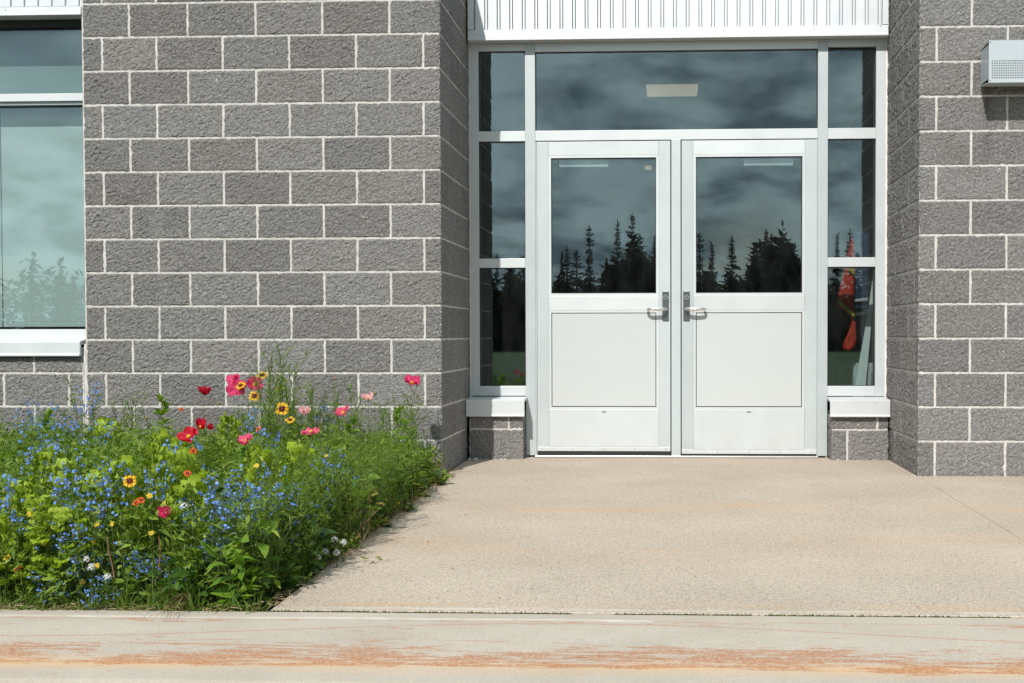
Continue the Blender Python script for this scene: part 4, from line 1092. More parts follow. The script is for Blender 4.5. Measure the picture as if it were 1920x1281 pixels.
# ---- tall branching sprig, sparse, seen against the wall
def sprig_plant(i):
    n = 4; P = stem_lines(n, 0.13, 0.54, 0.76, 6)
    b, tb = along(P, 10, 0.4, 1.0); nb = len(b)
    d = rdir(nb, 0.6, 1.3); L = rng.uniform(0.04, 0.12, nb)
    Q = np.stack([b, b+d*L[:, None]*0.5, b+d*L[:, None]], 1)
    bb, _ = along(Q, 6, 0.2, 1.0)
    lf = strips(bb, rdir(len(bb), 0.2, 1.3), rng.uniform(0.012, 0.032, len(bb)), 0.0055, THREAD, 0.1)
    lb, _ = along(P, 7, 0.2, 0.8)
    l2 = strips(lb, rdir(len(lb), 0.3, 1.1), rng.uniform(0.05, 0.10, len(lb)), 0.009, LANCE, 0.4)
    tp = Q[rng.random(nb) < 0.35][:, -1]
    bu = petals(tp, rdir(len(tp), 0.8, 1.5), 0.0042, 4, 0.9, 1.0)
    return ('sprig_plant', [('stem', mesh_np('stem', *join([tubes(P, np.full(n, 0.0030)), tubes(Q, np.full(nb, 0.0015))]), M['stem'])),
                            ('leaf', mesh_np('leaf', *join([lf, l2]), M['leafbright'])), ('bud', mesh_np('bud', *bu, M['bud']))])
SP = protos_from(sprig_plant, 4)
# ---- upright plant crowned by a whorl of toothed palmate leaves
def palmate_plant(i):
    P = np.array([[[0, 0, 0], [0.004, 0.0, 0.2], [0.0, 0.006, 0.42]]]); out = []
    for z in (0.22, 0.27, 0.31, 0.35, 0.38, 0.405):
        for k in range(4):
            az = rng.uniform(0, 2*math.pi); el = 0.15+1.15*((z-0.22)/0.19)**1.3+rng.uniform(-.2, .2)
            d0 = np.array([math.cos(az)*math.cos(el), math.sin(az)*math.cos(el), math.sin(el)])
            pet = np.array([0, 0, z])+d0*0.022; parts = []
            for a in (-1.0, -0.5, 0, 0.5, 1.0):
                dd = np.array([d0[0]*math.cos(a)-d0[1]*math.sin(a), d0[0]*math.sin(a)+d0[1]*math.cos(a), d0[2]+0.1])
                parts.append(strips([pet], [dd], 0.078*(1-abs(a)*0.3), 0.0125, LANCE, 0.35, 0.12, twist=rng.uniform(-.5, .5, 1)))
            out.append(('leaf', mesh_np('leaf', *join(parts), M['leafbright'], smooth=True)))
    return ('palmate_plant', out+[('stem', mesh_np('stem', *tubes(P, np.array([0.003]), 5), M['stem']))])
PA = protos_from(palmate_plant, 2)

# ---- canopy height over the bed
def hgt(x, y):
    e = min(1.0, max(0.0, (0.165-x)/0.09))**0.45            # low along the slab edge
    fy = min(1.0, max(0.0, (y+3.52)/0.10))**0.5           # low along the kerb
    v = 0.365+0.13*noise.noise(Vector((x*2.6, y*2.6, 4.0)))+0.06*noise.noise(Vector((x*7, y*7, 1.0)))
    if y > -1.0:
        v -= 0.17*min(1.0, (y+1.0)*1.5)*(1.0 if -2.0 < x < -1.25 else 0.55)
    if x > -0.45: v -= 0.05*min(1, (x+0.45)/0.4)*min(1, max(0, (y+2.6)))
    return max(0.05, v*e*fy)
def inbed(x, y):
    xe = 0.145-0.025*(y+3.5)
    return x < xe-0.02 and -3.49 < y < -0.06
def rand_spot(rx=(-3.3, 0.1), ry=(-3.46, -0.07)):
    """spot in the bed, thinning towards the far left that the photograph does not show"""
    while True:
        x = rnd.uniform(*rx); y = rnd.uniform(*ry)
        lim = -0.65-0.60*(y+3.5)-0.9
        if inbed(x, y) and x > lim: return x, y
def zone(x, y):
    a = 'by the kerb' if y < -3.2 else 'in the second row' if y < -2.75 else ('by the block wall' if y > -0.8 else 'mid bed' if y < -1.8 else 'in the rear half')
    xl = -0.65-0.60*(y+3.5)
    f = (x-xl)/(0.12-xl)
    b = 'at far left' if f < 0.2 else 'left of centre' if f < 0.42 else ('near the slab edge' if f > 0.82 else 'right of centre' if f > 0.62 else 'at the centre')
    return a, b
GZ = -0.033
LIMES = [(-0.52,-2.72,0.50,'behind the red poppies, largest lime clump'),(-0.45,-3.18,0.44,'left of the big yellow flower'),(-0.36,-2.95,0.45,'just behind the big yellow flower'),(-0.77,-3.22,0.37,'at the left edge of the photograph'),(-0.66,-3.30,0.33,'beside the blue spires at the left'),(-0.80,-3.34,0.26,'lowest at the left edge'),(-0.10,-2.88,0.46,'behind the large blue patch'),(-0.04,-2.62,0.44,'right of the large blue patch'),(-0.52,-3.15,0.40,'between the left blue clumps'),(-0.74,-3.0,0.42,'near the dark broad leaves at the left'),(-0.20,-3.22,0.38,'left of the large blue patch'),(-1.5,-1.1,0.42,'in front of the window sill'),(-0.95,-0.9,0.44,'below the crimson side poppy'),(-0.62,-2.35,0.44,'under the crimson poppy pair'),(-0.56,-3.36,0.30,'low between small daisies'),(-0.92,-2.75,0.44,'behind the left edge group')]
def near_lime(x, y):
    return any(abs(x-a) < 0.085 and -0.15 < y-b < 0.07 for a, b, _, _ in LIMES)
# masses of foliage plants
def scatter(protos, count, what, cat, rx=None, ry=None, scl=(0.8, 1.15), base_h=0.42, sink=1.0, filt=None, smax=1.2):
    done = 0
    while done < count:
        x, y = rand_spot() if rx is None else rand_spot(rx, ry)
        if filt and not filt(x, y): continue
        h = hgt(x, y)
        u = rnd.uniform(*scl)
        s = min(smax, max(0.25, h/base_h*u*sink*(0.62 if near_lime(x, y) else 1)))
        a, b = zone(x, y)
        w = ('low ', 'mid height ', 'tall ')[0 if s < 0.6 else 1 if s < 0.85 else 2]+what
        sx = max(0.5, min(1.1, s*1.1))
        place(rnd.choice(protos), w+' '+a+' '+b, cat, w+' '+a+' '+b, (x, y, GZ), rnd.uniform(0, 6.28), (sx, s), (rnd.uniform(-.1, .1), rnd.uniform(-.1, .1)))
        done += 1
scatter(FE, 135, 'feathery plant', 'plant')
scatter(BR, 120, 'broad leaved plant', 'plant', sink=0.95)
scatter(KB, 34, 'oval leaved weed', 'weed', (-1.1, 0.1), (-3.46, -3.15), sink=0.7)
scatter(KB, 16, 'oval leaved weed', 'weed', (-0.02, 0.12), (-3.46, -1.6), sink=0.8)
scatter(GR, 40, 'grass tuft', 'grass', filt=lambda x, y: x > -0.7 and y > -2.8, sink=0.95, base_h=0.36)
scatter(ST, 26, 'yellowing tuft', 'grass', (-0.35, 0.1), (-2.6, -0.2), sink=1.0, base_h=0.36)
scatter(BR, 30, 'broad leaved plant', 'plant', (-0.6, 0.08), (-2.8, -0.3), sink=1.0)
scatter(GR, 26, 'grass tuft', 'grass', (-1.0, 0.1), (-3.47, -3.38), sink=1.0, base_h=0.5, smax=0.7)

# ---- ground cover: small leaves filling everything under the canopy
N = 80000
xs = np.empty(N); ys = np.empty(N); zs = np.empty(N)
i = 0
while i < N:
    x, y = rand_spot()
    h = hgt(x, y)
    for _ in range(14):
        if i >= N: break
        xx, yy = x+rnd.gauss(0, 0.022), y+rnd.gauss(0, 0.022)
        if not inbed(xx, yy): continue
        xs[i], ys[i] = xx, yy
        zs[i] = GZ+h*(1-rnd.random()**1.6*0.95)*rnd.uniform(0.85, 1.0); i += 1
lm_ = np.zeros(N, bool)
for a, b, _, _ in LIMES: lm_ |= (abs(xs-a) < 0.085) & (ys-b > -0.15) & (ys-b < 0.07)
zs[lm_] = GZ+(zs[lm_]-GZ)*0.62
Pg = np.stack([xs, ys, zs], 1)
half = N//2
g1 = strips(Pg[:half], rdir(half, -0.3, 1.1), rng.uniform(0.018, 0.050, half), rng.uniform(0.007, 0.019, half), [0.3, 1.0, 0.1], rng.uniform(0, 0.6, half))
g2 = strips(Pg[half:], rdir(N-half, 0.1, 1.4), rng.uniform(0.018, 0.050, N-half), rng.uniform(0.0018, 0.0045, N-half), [0.8, 0.9, 0.1], rng.uniform(0, 0.5, N-half))
o = link('ground_cover', mesh_np('ground_cover', *join([g1, g2]), M['leaf'])); tag(o, 'dense small green leaves filling the flower bed under the taller plants', 'ground cover', kind='stuff')
# dry litter and blades creeping over the kerb edge
n = 900
bx = rng.uniform(-1.6, 0.12, n); by = -3.495+rng.normal(0, 0.022, n)
lt = strips(np.stack([bx, by, np.full(n, 0.002)+rng.uniform(-0.01, 0.012, n)], 1), rdir(n, -0.05, 0.5), rng.uniform(0.01, 0.05, n), rng.uniform(0.001, 0.004, n), THREAD, 0.3)
ex = 0.13-0.025*rng.uniform(0, 3.4, n); ey = rng.uniform(-3.45, -0.05, n); ex = 0.140-0.025*(ey+3.5)+rng.normal(0, 0.018, n)
lt2 = strips(np.stack([ex, ey, rng.uniform(0.0, 0.012, n)], 1), rdir(n, -0.05, 0.6), rng.uniform(0.01, 0.045, n), rng.uniform(0.001, 0.005, n), THREAD, 0.3)
o = link('plant_litter', mesh_np('plant_litter', *join([lt, lt2]), M['straw'])); tag(o, 'dry brown straw and dead leaves littered along the edge of the flower bed', 'litter', kind='stuff')
n = 700
bx = rng.uniform(-1.6, 0.12, n); by = -3.485+rng.normal(0, 0.016, n)
gl_ = strips(np.stack([bx, by, np.full(n, -0.01)], 1), rdir(n, 0.1, 1.2)*np.array([1, 1, 1]), rng.uniform(0.03, 0.10, n), rng.uniform(0.002, 0.005, n), BLADE, rng.uniform(0.1, 0.8, n))
o = link('edge_grass', mesh_np('edge_grass', *gl_, M['grass'])); tag(o, 'short grass and weeds spilling over the kerb along the flower bed', 'grass', kind='stuff')
n = 420
gx = np.concatenate([rng.uniform(0.0, 2.79, 140), rng.uniform(2.8, 4.2, 80), rng.uniform(0.15, 2.9, 200)]); gy = np.concatenate([1.0-0.16*(rng.random(140) < 0.4)-rng.exponential(0.05, 140)-0.05, -0.015-rng.exponential(0.02, 80), rng.uniform(-3.45, 0.8, 200)])
gr_ = strips(np.stack([gx, gy, np.full(n, 0.0015)], 1), rdir(n, -0.02, 0.25), rng.uniform(0.004, 0.014, n)*np.where(np.arange(n) > 220, 0.7, 1.0), rng.uniform(0.002, 0.006, n), [0.5, 1.0, 0.3], 0.0)
o = link('grit', mesh_np('grit', *gr_, M['bud'])); tag(o, 'scattered brown crumbs and leaf bits on the slab and along the wall foot', 'grit', kind='stuff')
# moss in the kerb joint
n = 4500
mxs = 0.15+rng.beta(1.0, 1.3, n)*2.5
keep = np.array([noise.noise(Vector((x*4, 3, 1))) > -0.3 for x in mxs]); mxs = mxs[keep]; n = len(mxs)
ms_ = strips(np.stack([mxs, -3.499+rng.normal(0, 0.0055, n), np.full(n, -0.005)], 1), rdir(n, 0.3, 1.5), rng.uniform(0.004, 0.010, n), rng.uniform(0.002, 0.005, n), [0.6, 1.0, 0.2], 0.2)
o = link('moss', mesh_np('moss', *ms_, M['moss'])); tag(o, 'dark green moss growing in the joint between slab and kerb', 'moss', kind='stuff')
struct(box('joint_fill', 0.1, 9.0, -3.5098, -3.4882, -0.2, -0.010, M['soil']))

# ---- individual blue clumps
blue_pts = [[-2.418,-0.35,0.474],[-2.293,-0.35,0.458],[-2.063,-0.551,0.44],[-1.71,-1.008,0.44],[-1.647,-1.762,0.44],[-1.86,-1.219,0.44],[-1.464,-1.758,0.44],[-1.95,-0.35,0.535],[-1.75,-0.786,0.44],[-1.219,-2.064,0.44],[-1.074,-2.586,0.44],[-1.209,-1.753,0.44],[-0.968,-2.059,0.44],[-0.772,-3.3,0.417],[-0.77,-3.005,0.44],[-0.528,-3.3,0.435],[-0.433,-3.3,0.418],[-0.529,-3.3,0.367],[-0.66,-3.3,0.315],[-0.643,-3.3,0.264],[-0.644,-3.3,0.221],[-0.763,-2.055,0.44],[-0.4,-2.793,0.44],[-0.322,-3.177,0.44],[-0.425,-3.3,0.367],[-0.097,-3.3,0.368],[-0.046,-3.3,0.385],[0.023,-3.3,0.402],[0.03,-3.171,0.37],[-0.115,-3.3,0.326],[-0.029,-3.3,0.335],[0.02,-3.25,0.335],[0.03,-3.066,0.322],[-0.184,-3.3,0.325],[-0.09,-3.3,0.224],[-0.056,-3.3,0.199],[0.021,-3.3,0.242],[0.03,-3.042,0.201],[0.03,-2.836,0.255],[0.03,-2.644,0.288],[0.0,-2.122,0.258],[-0.544,-0.529,0.44],[-0.722,-0.532,0.44],[-0.459,-1.738,0.44],[-0.769,-0.993,0.44],[0.03,-2.573,0.391],[0.0,-2.28,0.362],[-0.531,-3.36,0.196],[-0.48,-3.36,0.162],[-0.393,-3.38,0.171],[-0.289,-3.38,0.146],[-0.255,-3.38,0.138],[-0.55,-3.4,0.093],[-0.446,-3.4,0.10],[-0.377,-3.4,0.09],[-0.568,-3.4,0.09],[0.03,-2.125,0.136],[0.03,-2.715,0.101],[-0.495,-3.33,0.282]]
for j, (x, y, z) in enumerate(blue_pts):
    a, b = zone(x, y)
    hh = (z-GZ)/0.46
    if y <= -3.2: y += rnd.uniform(-0.08, 0.06)
    lab = 'blue flowered plant '+a+' '+b
    if -1.0 < x < -0.2 and j % 3 == 0 and y > -3.3 or (x < -1.0 and j % 4 == 0): continue
    zs_ = max(0.55, hh)
    place(BL[j % 5], lab, 'blue flowers', lab, (x, y, min(GZ, z-0.46*zs_)), rnd.uniform(0, 6.28), (0.55+0.3*rnd.random(), zs_))
# ---- lime plants
for j, (x, y, z, w) in enumerate(LIMES):
    place(LI[j % 3], 'lime green frilled leaf plant '+w, 'lettuce', 'lime green frilled plants in the bed', (x, y, GZ), rnd.uniform(0, 6.28), (0.75+0.2*(j % 3), (z-GZ)/0.45))
# ---- tall sprigs against the wall
for j, (x, y, s, w) in enumerate([(-0.95,-0.45,1.0,'left of the yellow flowers'),(-0.83,-0.4,0.98,'behind the yellow flowers'),(-0.70,-0.5,0.85,'right of the yellow flowers'),(-0.60,-0.6,0.85,'between yellow flowers and pale poppy'),(-0.48,-0.5,0.72,'beside the pale pink poppy'),(-0.30,-0.4,0.70,'right of the pale pink poppy'),(-0.14,-0.35,0.75,'under the pink poppy at the wall corner'),(-0.20,-0.7,0.62,'in front of the wall corner'),(-1.72,-0.4,0.66,'leaning right of the white joint'),(-1.55,-0.3,0.6,'between the white joint and the palmate plant'),(-2.0,-0.3,0.75,'in front of the white joint'),(-0.90,-0.8,0.8,'in front of the crimson cluster')]):
    place(SP[j % 4], 'tall thin branching sprig '+w, 'plant', 'tall thin sprigs rising in front of the block wall', (x, y, GZ), rnd.uniform(0, 6.28), (1.0, s*1.12), (0.05, rnd.uniform(-.25, .25)))
for (x, y, s, w) in [(-1.45,-0.55,1.15,'left of the crimson side poppy'),(-1.78,-1.15,1.05,'at the left of the bed among blue flowers'),(-0.14,-0.5,1.0,'near the wall corner'),(-0.35,-0.7,0.9,'between pale and rose poppies')]:
    place(PA[0], 'upright plant with toothed bright leaves '+w, 'plant', 'toothed leaf plants in the bed', (x, y, GZ), rnd.uniform(0, 6.28), (1.1, s))
for j, (x, y, s) in enumerate([(-1.02,-0.55,1.05),(-0.9,-0.5,1.22),(-0.78,-0.62,1.2),(-0.68,-0.5,1.15),(-0.58,-0.6,1.1),(-0.46,-0.55,1.02),(-0.34,-0.7,0.98),(-0.86,-0.75,1.1),(-0.72,-0.8,1.1),(-0.80,-0.35,1.45),(-0.92,-0.4,1.5),(-0.66,-0.38,1.35),(-0.55,-0.4,1.25),(-0.10,-0.3,1.15),(-0.22,-0.5,0.95),(-0.12,-0.6,0.85)]):
    lab = 'tall feathery plant before the wall '+('left of the largest yellow flower' if x < -0.72 else 'right of the largest yellow flower' if x < -0.4 else 'near the wall corner')
    place(FE[j % 4], lab, 'plant', lab, (x, y, GZ), rnd.uniform(0, 6.28), (0.9 if s < 1.2 else 0.6, s))
for j in range(16):
    x = rnd.uniform(-0.02, 0.07); y = -3.35+j*0.15
    lab = 'thin sprig over the slab edge '+('near the kerb' if y < -2.6 else 'midway to the wall' if y < -1.6 else 'towards the wall')
    place(SP[j % 4], lab, 'plant', lab, (x, y, GZ), rnd.uniform(0, 6.28), (0.9, rnd.uniform(0.45, 0.62)), (0, rnd.uniform(0.05, 0.3)))
for j in range(14):
    x = rnd.uniform(-0.03, 0.07); y = -3.30+j*0.13
    lab = 'feathery plant overhanging the slab edge '+('near the kerb' if y < -2.6 else 'midway to the wall')
    place(FE[j % 4], lab, 'plant', lab, (x, y, GZ), rnd.uniform(0, 6.28), (0.8, rnd.uniform(0.8, 1.1)), (0, rnd.uniform(0.1, 0.35)))
for j in range(12):
    x = rnd.uniform(0.06, 0.12)-0.03*(j/12); y = -2.9+j*0.24
    lab = 'sprawling yellowing tuft on the slab edge'
    place(ST[j % 3] if j % 2 else KB[j % 5], lab, 'plant', lab, (x, y, GZ), rnd.uniform(0, 6.28), (0.9, rnd.uniform(0.35, 0.6)), (0, rnd.uniform(0.2, 0.5)))
# big dark leaves at the far left
def dock(i):
    n = 12
    b = rng.normal(size=(n, 3))*np.array([0.01, 0.01, 0.0])+np.array([0, 0, 0.08]); b[:, 2] += rng.uniform(0, 0.2, n)
    lf = strips(b, rdir(n, 0.3, 1.1), rng.uniform(0.14, 0.22, n), rng.uniform(0.05, 0.075, n), [0.2, 0.7, 1.0, 0.95, 0.6, 0.05], rng.uniform(0.2, 0.8, n), 0.12)
    st = tubes(np.array([[[0, 0, 0], [0, 0.003, 0.15], [0.002, 0, 0.3]]]), np.array([0.006]), 5)
    return ('dock_plant', split_strips(*lf, n, M['leafdark'])+[('stem', mesh_np('stem', *st, M['stem']))])
DK = protos_from(dock, 2)
for (x, y, s, w) in [(-0.82,-3.05,0.95,'at the left edge of the photograph'),(-1.02,-2.5,0.95,'behind the left lime plants'),(-0.62,-2.75,0.8,'between lime plants'),(0.03,-3.40,0.42,'at the bed corner by the kerb'),(-0.12,-3.42,0.45,'by the kerb left of the bed corner'),(0.02,-2.05,0.5,'leaning over the slab edge'),(0.05,-2.4,0.4,'low at the slab edge'),(-0.02,-3.22,0.6,'under the blue patch at the corner')]:
    place(DK[0 if s > .7 else 1], 'large plain leaved dark green plant '+w, 'plant', 'large leaved plants in the bed', (x, y, GZ), rnd.uniform(0, 6.28), s)

# ---- poppies
def petal_mesh(cup, seed, mat, R0=0.034):
    nu, nv_ = 9, 6; V = []; F = []
    for j in range(nv_):
        t = j/(nv_-1)
        for k in range(nu):
            s = k/(nu-1)*2-1
            th = s*math.radians(64+6*math.sin(seed*2.9))
            r = R0*t*(1-0.16*abs(s)**3+0.10*t*math.sin(k*2.4+seed*3.7)+0.08*math.sin(seed*5))
            ruf = 0.0062*t*t*math.sin(k*1.5+seed*2.1)+0.0035*t*math.sin(k*3.3+seed*2)+0.0035*t*math.sin(j*2.2+seed+k*0.8)
            z = cup*R0*t**1.4+ruf; rr = r*(1-0.25*cup*t*t)
            V.append((rr*math.cos(th), rr*math.sin(th), z))
    for j in range(nv_-1):
        for k in range(nu-1): F.append((j*nu+k, j*nu+k+1, (j+1)*nu+k+1, (j+1)*nu+k))
    return mesh_py('petal', V, F, mat, True)
pcache = {}
def bloom_stem(base, top, t, r=0.0016, mat='stem', bow=0.03):
    b = Vector(base); p = Vector(top); mid = (b+p)/2+Vector((rnd.uniform(-bow, bow), rnd.uniform(-bow, bow), 0)); q3 = b.lerp(p, 0.8)+Vector((rnd.uniform(-bow, bow)*0.3, 0, 0))
    P = np.array([[b-b, mid-b, q3-b, p-b]])
    return link('stem', mesh_np('stem', *tubes(P, np.array([r]), 5), M[mat], smooth=True), t)
def poppy(x, y, z, colr, cup, face, label, size=1.0):
    size *= 1.22 if y > -0.5 else 1.08
    bx, by = x+rnd.uniform(-.05, .05), y+rnd.uniform(-.02, .06)
    bx = min(bx, 0.05); by = min(by, -0.08)
    t = thing('poppy', label, 'poppy', (bx, by, GZ), 'poppies in the flower bed')
    bloom_stem((bx, by, GZ), (x, y, z), t)
    d = Vector(face).normalized(); q = d.to_track_quat('Z', 'Y')
    for k in range(4):
        key = (colr, cup, k)
        if key not in pcache: pcache[key] = petal_mesh(cup, k*1.7+cup*3, M[colr])
        p = link('petal', pcache[key], t, (x-bx, y-by, z-GZ))
        p.rotation_mode = 'QUATERNION'
        p.rotation_quaternion = q @ Matrix.Rotation(k*math.pi/2+rnd.uniform(-.25, .25), 4, 'Z').to_quaternion() @ Matrix.Rotation(rnd.uniform(-.22, .12), 4, 'Y').to_quaternion()
        s = size*(0.92 if k % 2 else 1.1)*rnd.uniform(0.9, 1.1); p.scale = (s, s*rnd.uniform(0.85, 1.05), s*rnd.uniform(0.8, 1.5))
    c = link('flower_centre', mesh_np('flower_centre', *petals([(0, 0, 0.004)]*6, rdir(6, 0.9, 1.5), 0.0065*size, 6, 0.9, 0.7), M['lemon']), t, (x-bx, y-by, z-GZ))
    c.rotation_mode = 'QUATERNION'; c.rotation_quaternion = q
CAM = (0.35, -0.9, 0.55)
for a in [(-1.285,-0.35,0.485,'red',0.7,(0.05,-0.1,1),'crimson cup shaped poppy seen from the side against the block wall',1.05),
          (-1.115,-0.35,0.565,'magenta',0.3,(-0.3,-0.6,0.7),'magenta poppy highest of the crowded cluster left of the yellow flowers',1.15),
          (-1.07,-0.40,0.525,'magenta',0.25,(0.1,-1,0.3),'magenta poppy in front of the crowded cluster, lowest bloom',1.35),
          (-1.00,-0.36,0.545,'magenta',0.4,(0.4,-0.8,0.4),'deep pink poppy at the right of the crowded cluster',1.15),
          (-0.103,-0.35,0.552,'magenta',0.35,(0.2,-0.5,0.9),'magenta pink poppy alone on a tall stem near the wall corner',1.25),
          (-0.352,-0.35,0.466,'palepink',0.6,(0.1,-0.7,0.8),'pale pink poppy against the wall above the coral poppy',0.95),
          (-0.425,-1.272,0.44,'palepink',0.7,(0.0,-0.6,0.8),'whitish pink poppy right of the large yellow coreopsis',0.95),
          (-0.261,-1.191,0.44,'pink',0.5,(-0.2,-0.7,0.6),'coral pink poppy below the pale pink one',1.0),
          (-0.067,-2.367,0.44,'pink',0.2,(0.0,-0.35,1),'flat open deep pink poppy at the centre right of the bed',0.95),
          (-0.471,-2.572,0.44,'red',0.35,(-0.1,-0.8,0.6),'large crimson poppy with ruffled petals at mid left',1.1),
          (-0.673,-1.963,0.43,'red',0.8,(0.3,-0.6,0.5),'smaller crimson poppy behind the large crimson one',0.9),
          (-0.62,-1.95,0.425,'red',0.8,(-0.5,-0.6,0.5),'smallest crimson poppy right of the crimson pair',0.6),
          (-0.167,-2.80,0.445,'pink',0.45,(-0.3,-0.6,0.8),'rose pink folded poppy above the blue patch',0.85),
          (-0.236,-3.32,0.262,'magenta',0.8,(-0.2,-0.8,0.5),'ragged magenta bloom low in the front of the bed',0.75)]: poppy(*a)
# ---- coreopsis: yellow rays with maroon base
def ray_mesh(n, mat, r0, r1, wf=1.0, dz=0.0):
    V = []; F = []
    for k in range(n):
        th = 2*math.pi*k/n; b = len(V); w = math.pi/n*wf
        jit = 1+0.10*math.sin(k*2.7); dr = 0.0022*math.sin(k*1.9)
        for (r, q, z) in ((r0, 0.6, 0.0), (r0+(r1-r0)*0.55, 0.86, 0.002), (r1*0.90*jit, 0.84, 0.001+dr), (r1*0.97*jit, 0.62, dr*1.6)):
            for s in (-1, 0, 1):
                rr = r*(0.93 if (s == 0 and q == 0.62) else 1)
                V.append((rr*math.cos(th+s*w*q), rr*math.sin(th+s*w*q), z+dz+(0.0012 if s == 0 else 0)))
        for j in range(3):
            for s in range(2): F.append((b+j*3+s, b+j*3+s+1, b+(j+1)*3+s+1, b+(j+1)*3+s))
    return mesh_py('ray_petals', V, F, mat)
def dome_mesh(name, r, h, mat):
    bm = bmesh.new(); bmesh.ops.create_icosphere(bm, subdivisions=2, radius=r)
    for v in bm.verts: v.co.z = v.co.z*h/r; v.co *= 1+0.15*noise.noise(v.co*900)
    me = bpy.data.meshes.new(name); bm.to_mesh(me); bm.free(); me.materials.append(mat); me.shade_smooth(); return me
RY = ray_mesh(8, M['yellow'], 0.004, 0.0205); RL = ray_mesh(11, M['lemon'], 0.003, 0.0125); RO = ray_mesh(6, M['orange'], 0.002, 0.0125)
RM = ray_mesh(8, M['maroon'], 0.002, 0.0105, 0.9, 0.0022)
DM = dome_mesh('disc', 0.0058, 0.004, M['maroon']); DY = dome_mesh('disc', 0.005, 0.003, M['yellow'])
def daisy(name, cat, group, x, y, z, face, size, label, parts_):
    bx, by = min(x+rnd.uniform(-.04, .04), 0.05), min(y+rnd.uniform(-.01, .05), -0.08)
    t = thing(name, label, cat, (bx, by, GZ), group)
    bloom_stem((bx, by, GZ), (x, y, z), t, 0.0012)
    q = Vector(face).normalized().to_track_quat('Z', 'Y')
    for pn, me in parts_:
        p = link(pn, me, t, (x-bx, y-by, z-GZ)); p.rotation_mode = 'QUATERNION'; p.rotation_quaternion = q @ Matrix.Rotation(rnd.uniform(0, 6), 4, 'Z').to_quaternion(); p.scale = (size,)*3
CO_ = [('ray_petals', RY), ('ray_base', RM), ('disc', DM)]
for (x, y, z, f, s, w) in [(-0.676,-0.86,0.44,(0.1,-1,0.3),1.9,'largest, facing out against the wall mortar line'),(-0.956,-0.35,0.598,(0.1,-0.5,0.9),1.75,'highest, above the magenta cluster'),(-0.978,-0.42,0.483,(0.2,-0.9,0.5),1.7,'lower right of the magenta cluster'),(-0.855,-0.35,0.52,(0,-0.1,1),1.6,'seen edge on beside the crowded cluster'),(-0.374,-1.67,0.44,(0.1,-0.5,0.8),1.05,'small, below the largest one'),(-0.358,-3.32,0.365,(0.3,-0.9,0.5),1.0,'alone at the front above the lime plants'),(-1.048,-0.44,0.544,(-0.1,-0.6,0.6),1.5,'lying over the magenta poppies')]:
    daisy('coreopsis', 'coreopsis', 'yellow coreopsis with maroon centres', x, y, z, f, s*0.95 if s > 1.2 else s*1.08, 'yellow flower with dark red centre, '+w, CO_)
small = [[-0.286,-3.34,0.322,'just above the magenta bloom'],[-0.238,-3.35,0.296,'touching the magenta bloom'],[-0.451,-3.35,0.231,'left of the front centre'],[-0.402,-3.35,0.234,'right of its twin at left front'],[-0.277,-3.35,0.206,'below the magenta bloom'],[-0.448,-3.38,0.181,'above the white clusters'],[-0.604,-3.38,0.179,'at the left front'],[-0.635,-3.34,0.23,'between blue spires, lower'],[-0.669,-3.34,0.264,'between blue spires, upper'],[-0.43,-3.40,0.111,'below the white clusters'],[-0.464,-3.42,0.066,'lowest at the left front'],[-0.724,-3.38,0.13,'nearest the left edge'],[0.0,-2.388,0.352,'in the right half of the bed'],[0.0,-3.18,0.40,'at the top of the large blue patch'],[0.07,-1.45,0.03,'low on the slab edge']]
for (x, y, z, w) in small:
    daisy('yellow_daisy', 'daisy', 'small yellow daisies', x, y, z, (rnd.uniform(-.4, .4), -0.7, rnd.uniform(0.3, 1)), rnd.uniform(0.62, 0.95), 'small yellow daisy '+w, [('ray_petals', RL), ('disc', DY)])
for (x, y, z, w) in [(-0.339,-2.187,0.44,'below the large coreopsis'),(-0.241,-3.104,0.44,'beside the crimson poppy'),(-0.313,-3.34,0.308,'red orange, left of the small daisies'),(-0.33,-3.34,0.30,'red orange, next to the blue clump at front'),(-0.18,-3.3,0.388,'red orange, left of the large blue patch'),(0.06,-2.95,0.06,'low in shade at the bed corner'),(-1.191,-0.913,0.44,'brownish, below the crimson cup poppy'),(-0.679,-3.40,0.10,'brownish orange, low at the left front')]:
    daisy('orange_flower', 'flower', 'small orange flowers', x, y, z, (rnd.uniform(-.5, .5), -0.7, 0.6), 1.0, 'small orange flower '+w, [('ray_petals', RO), ('disc', DM)])
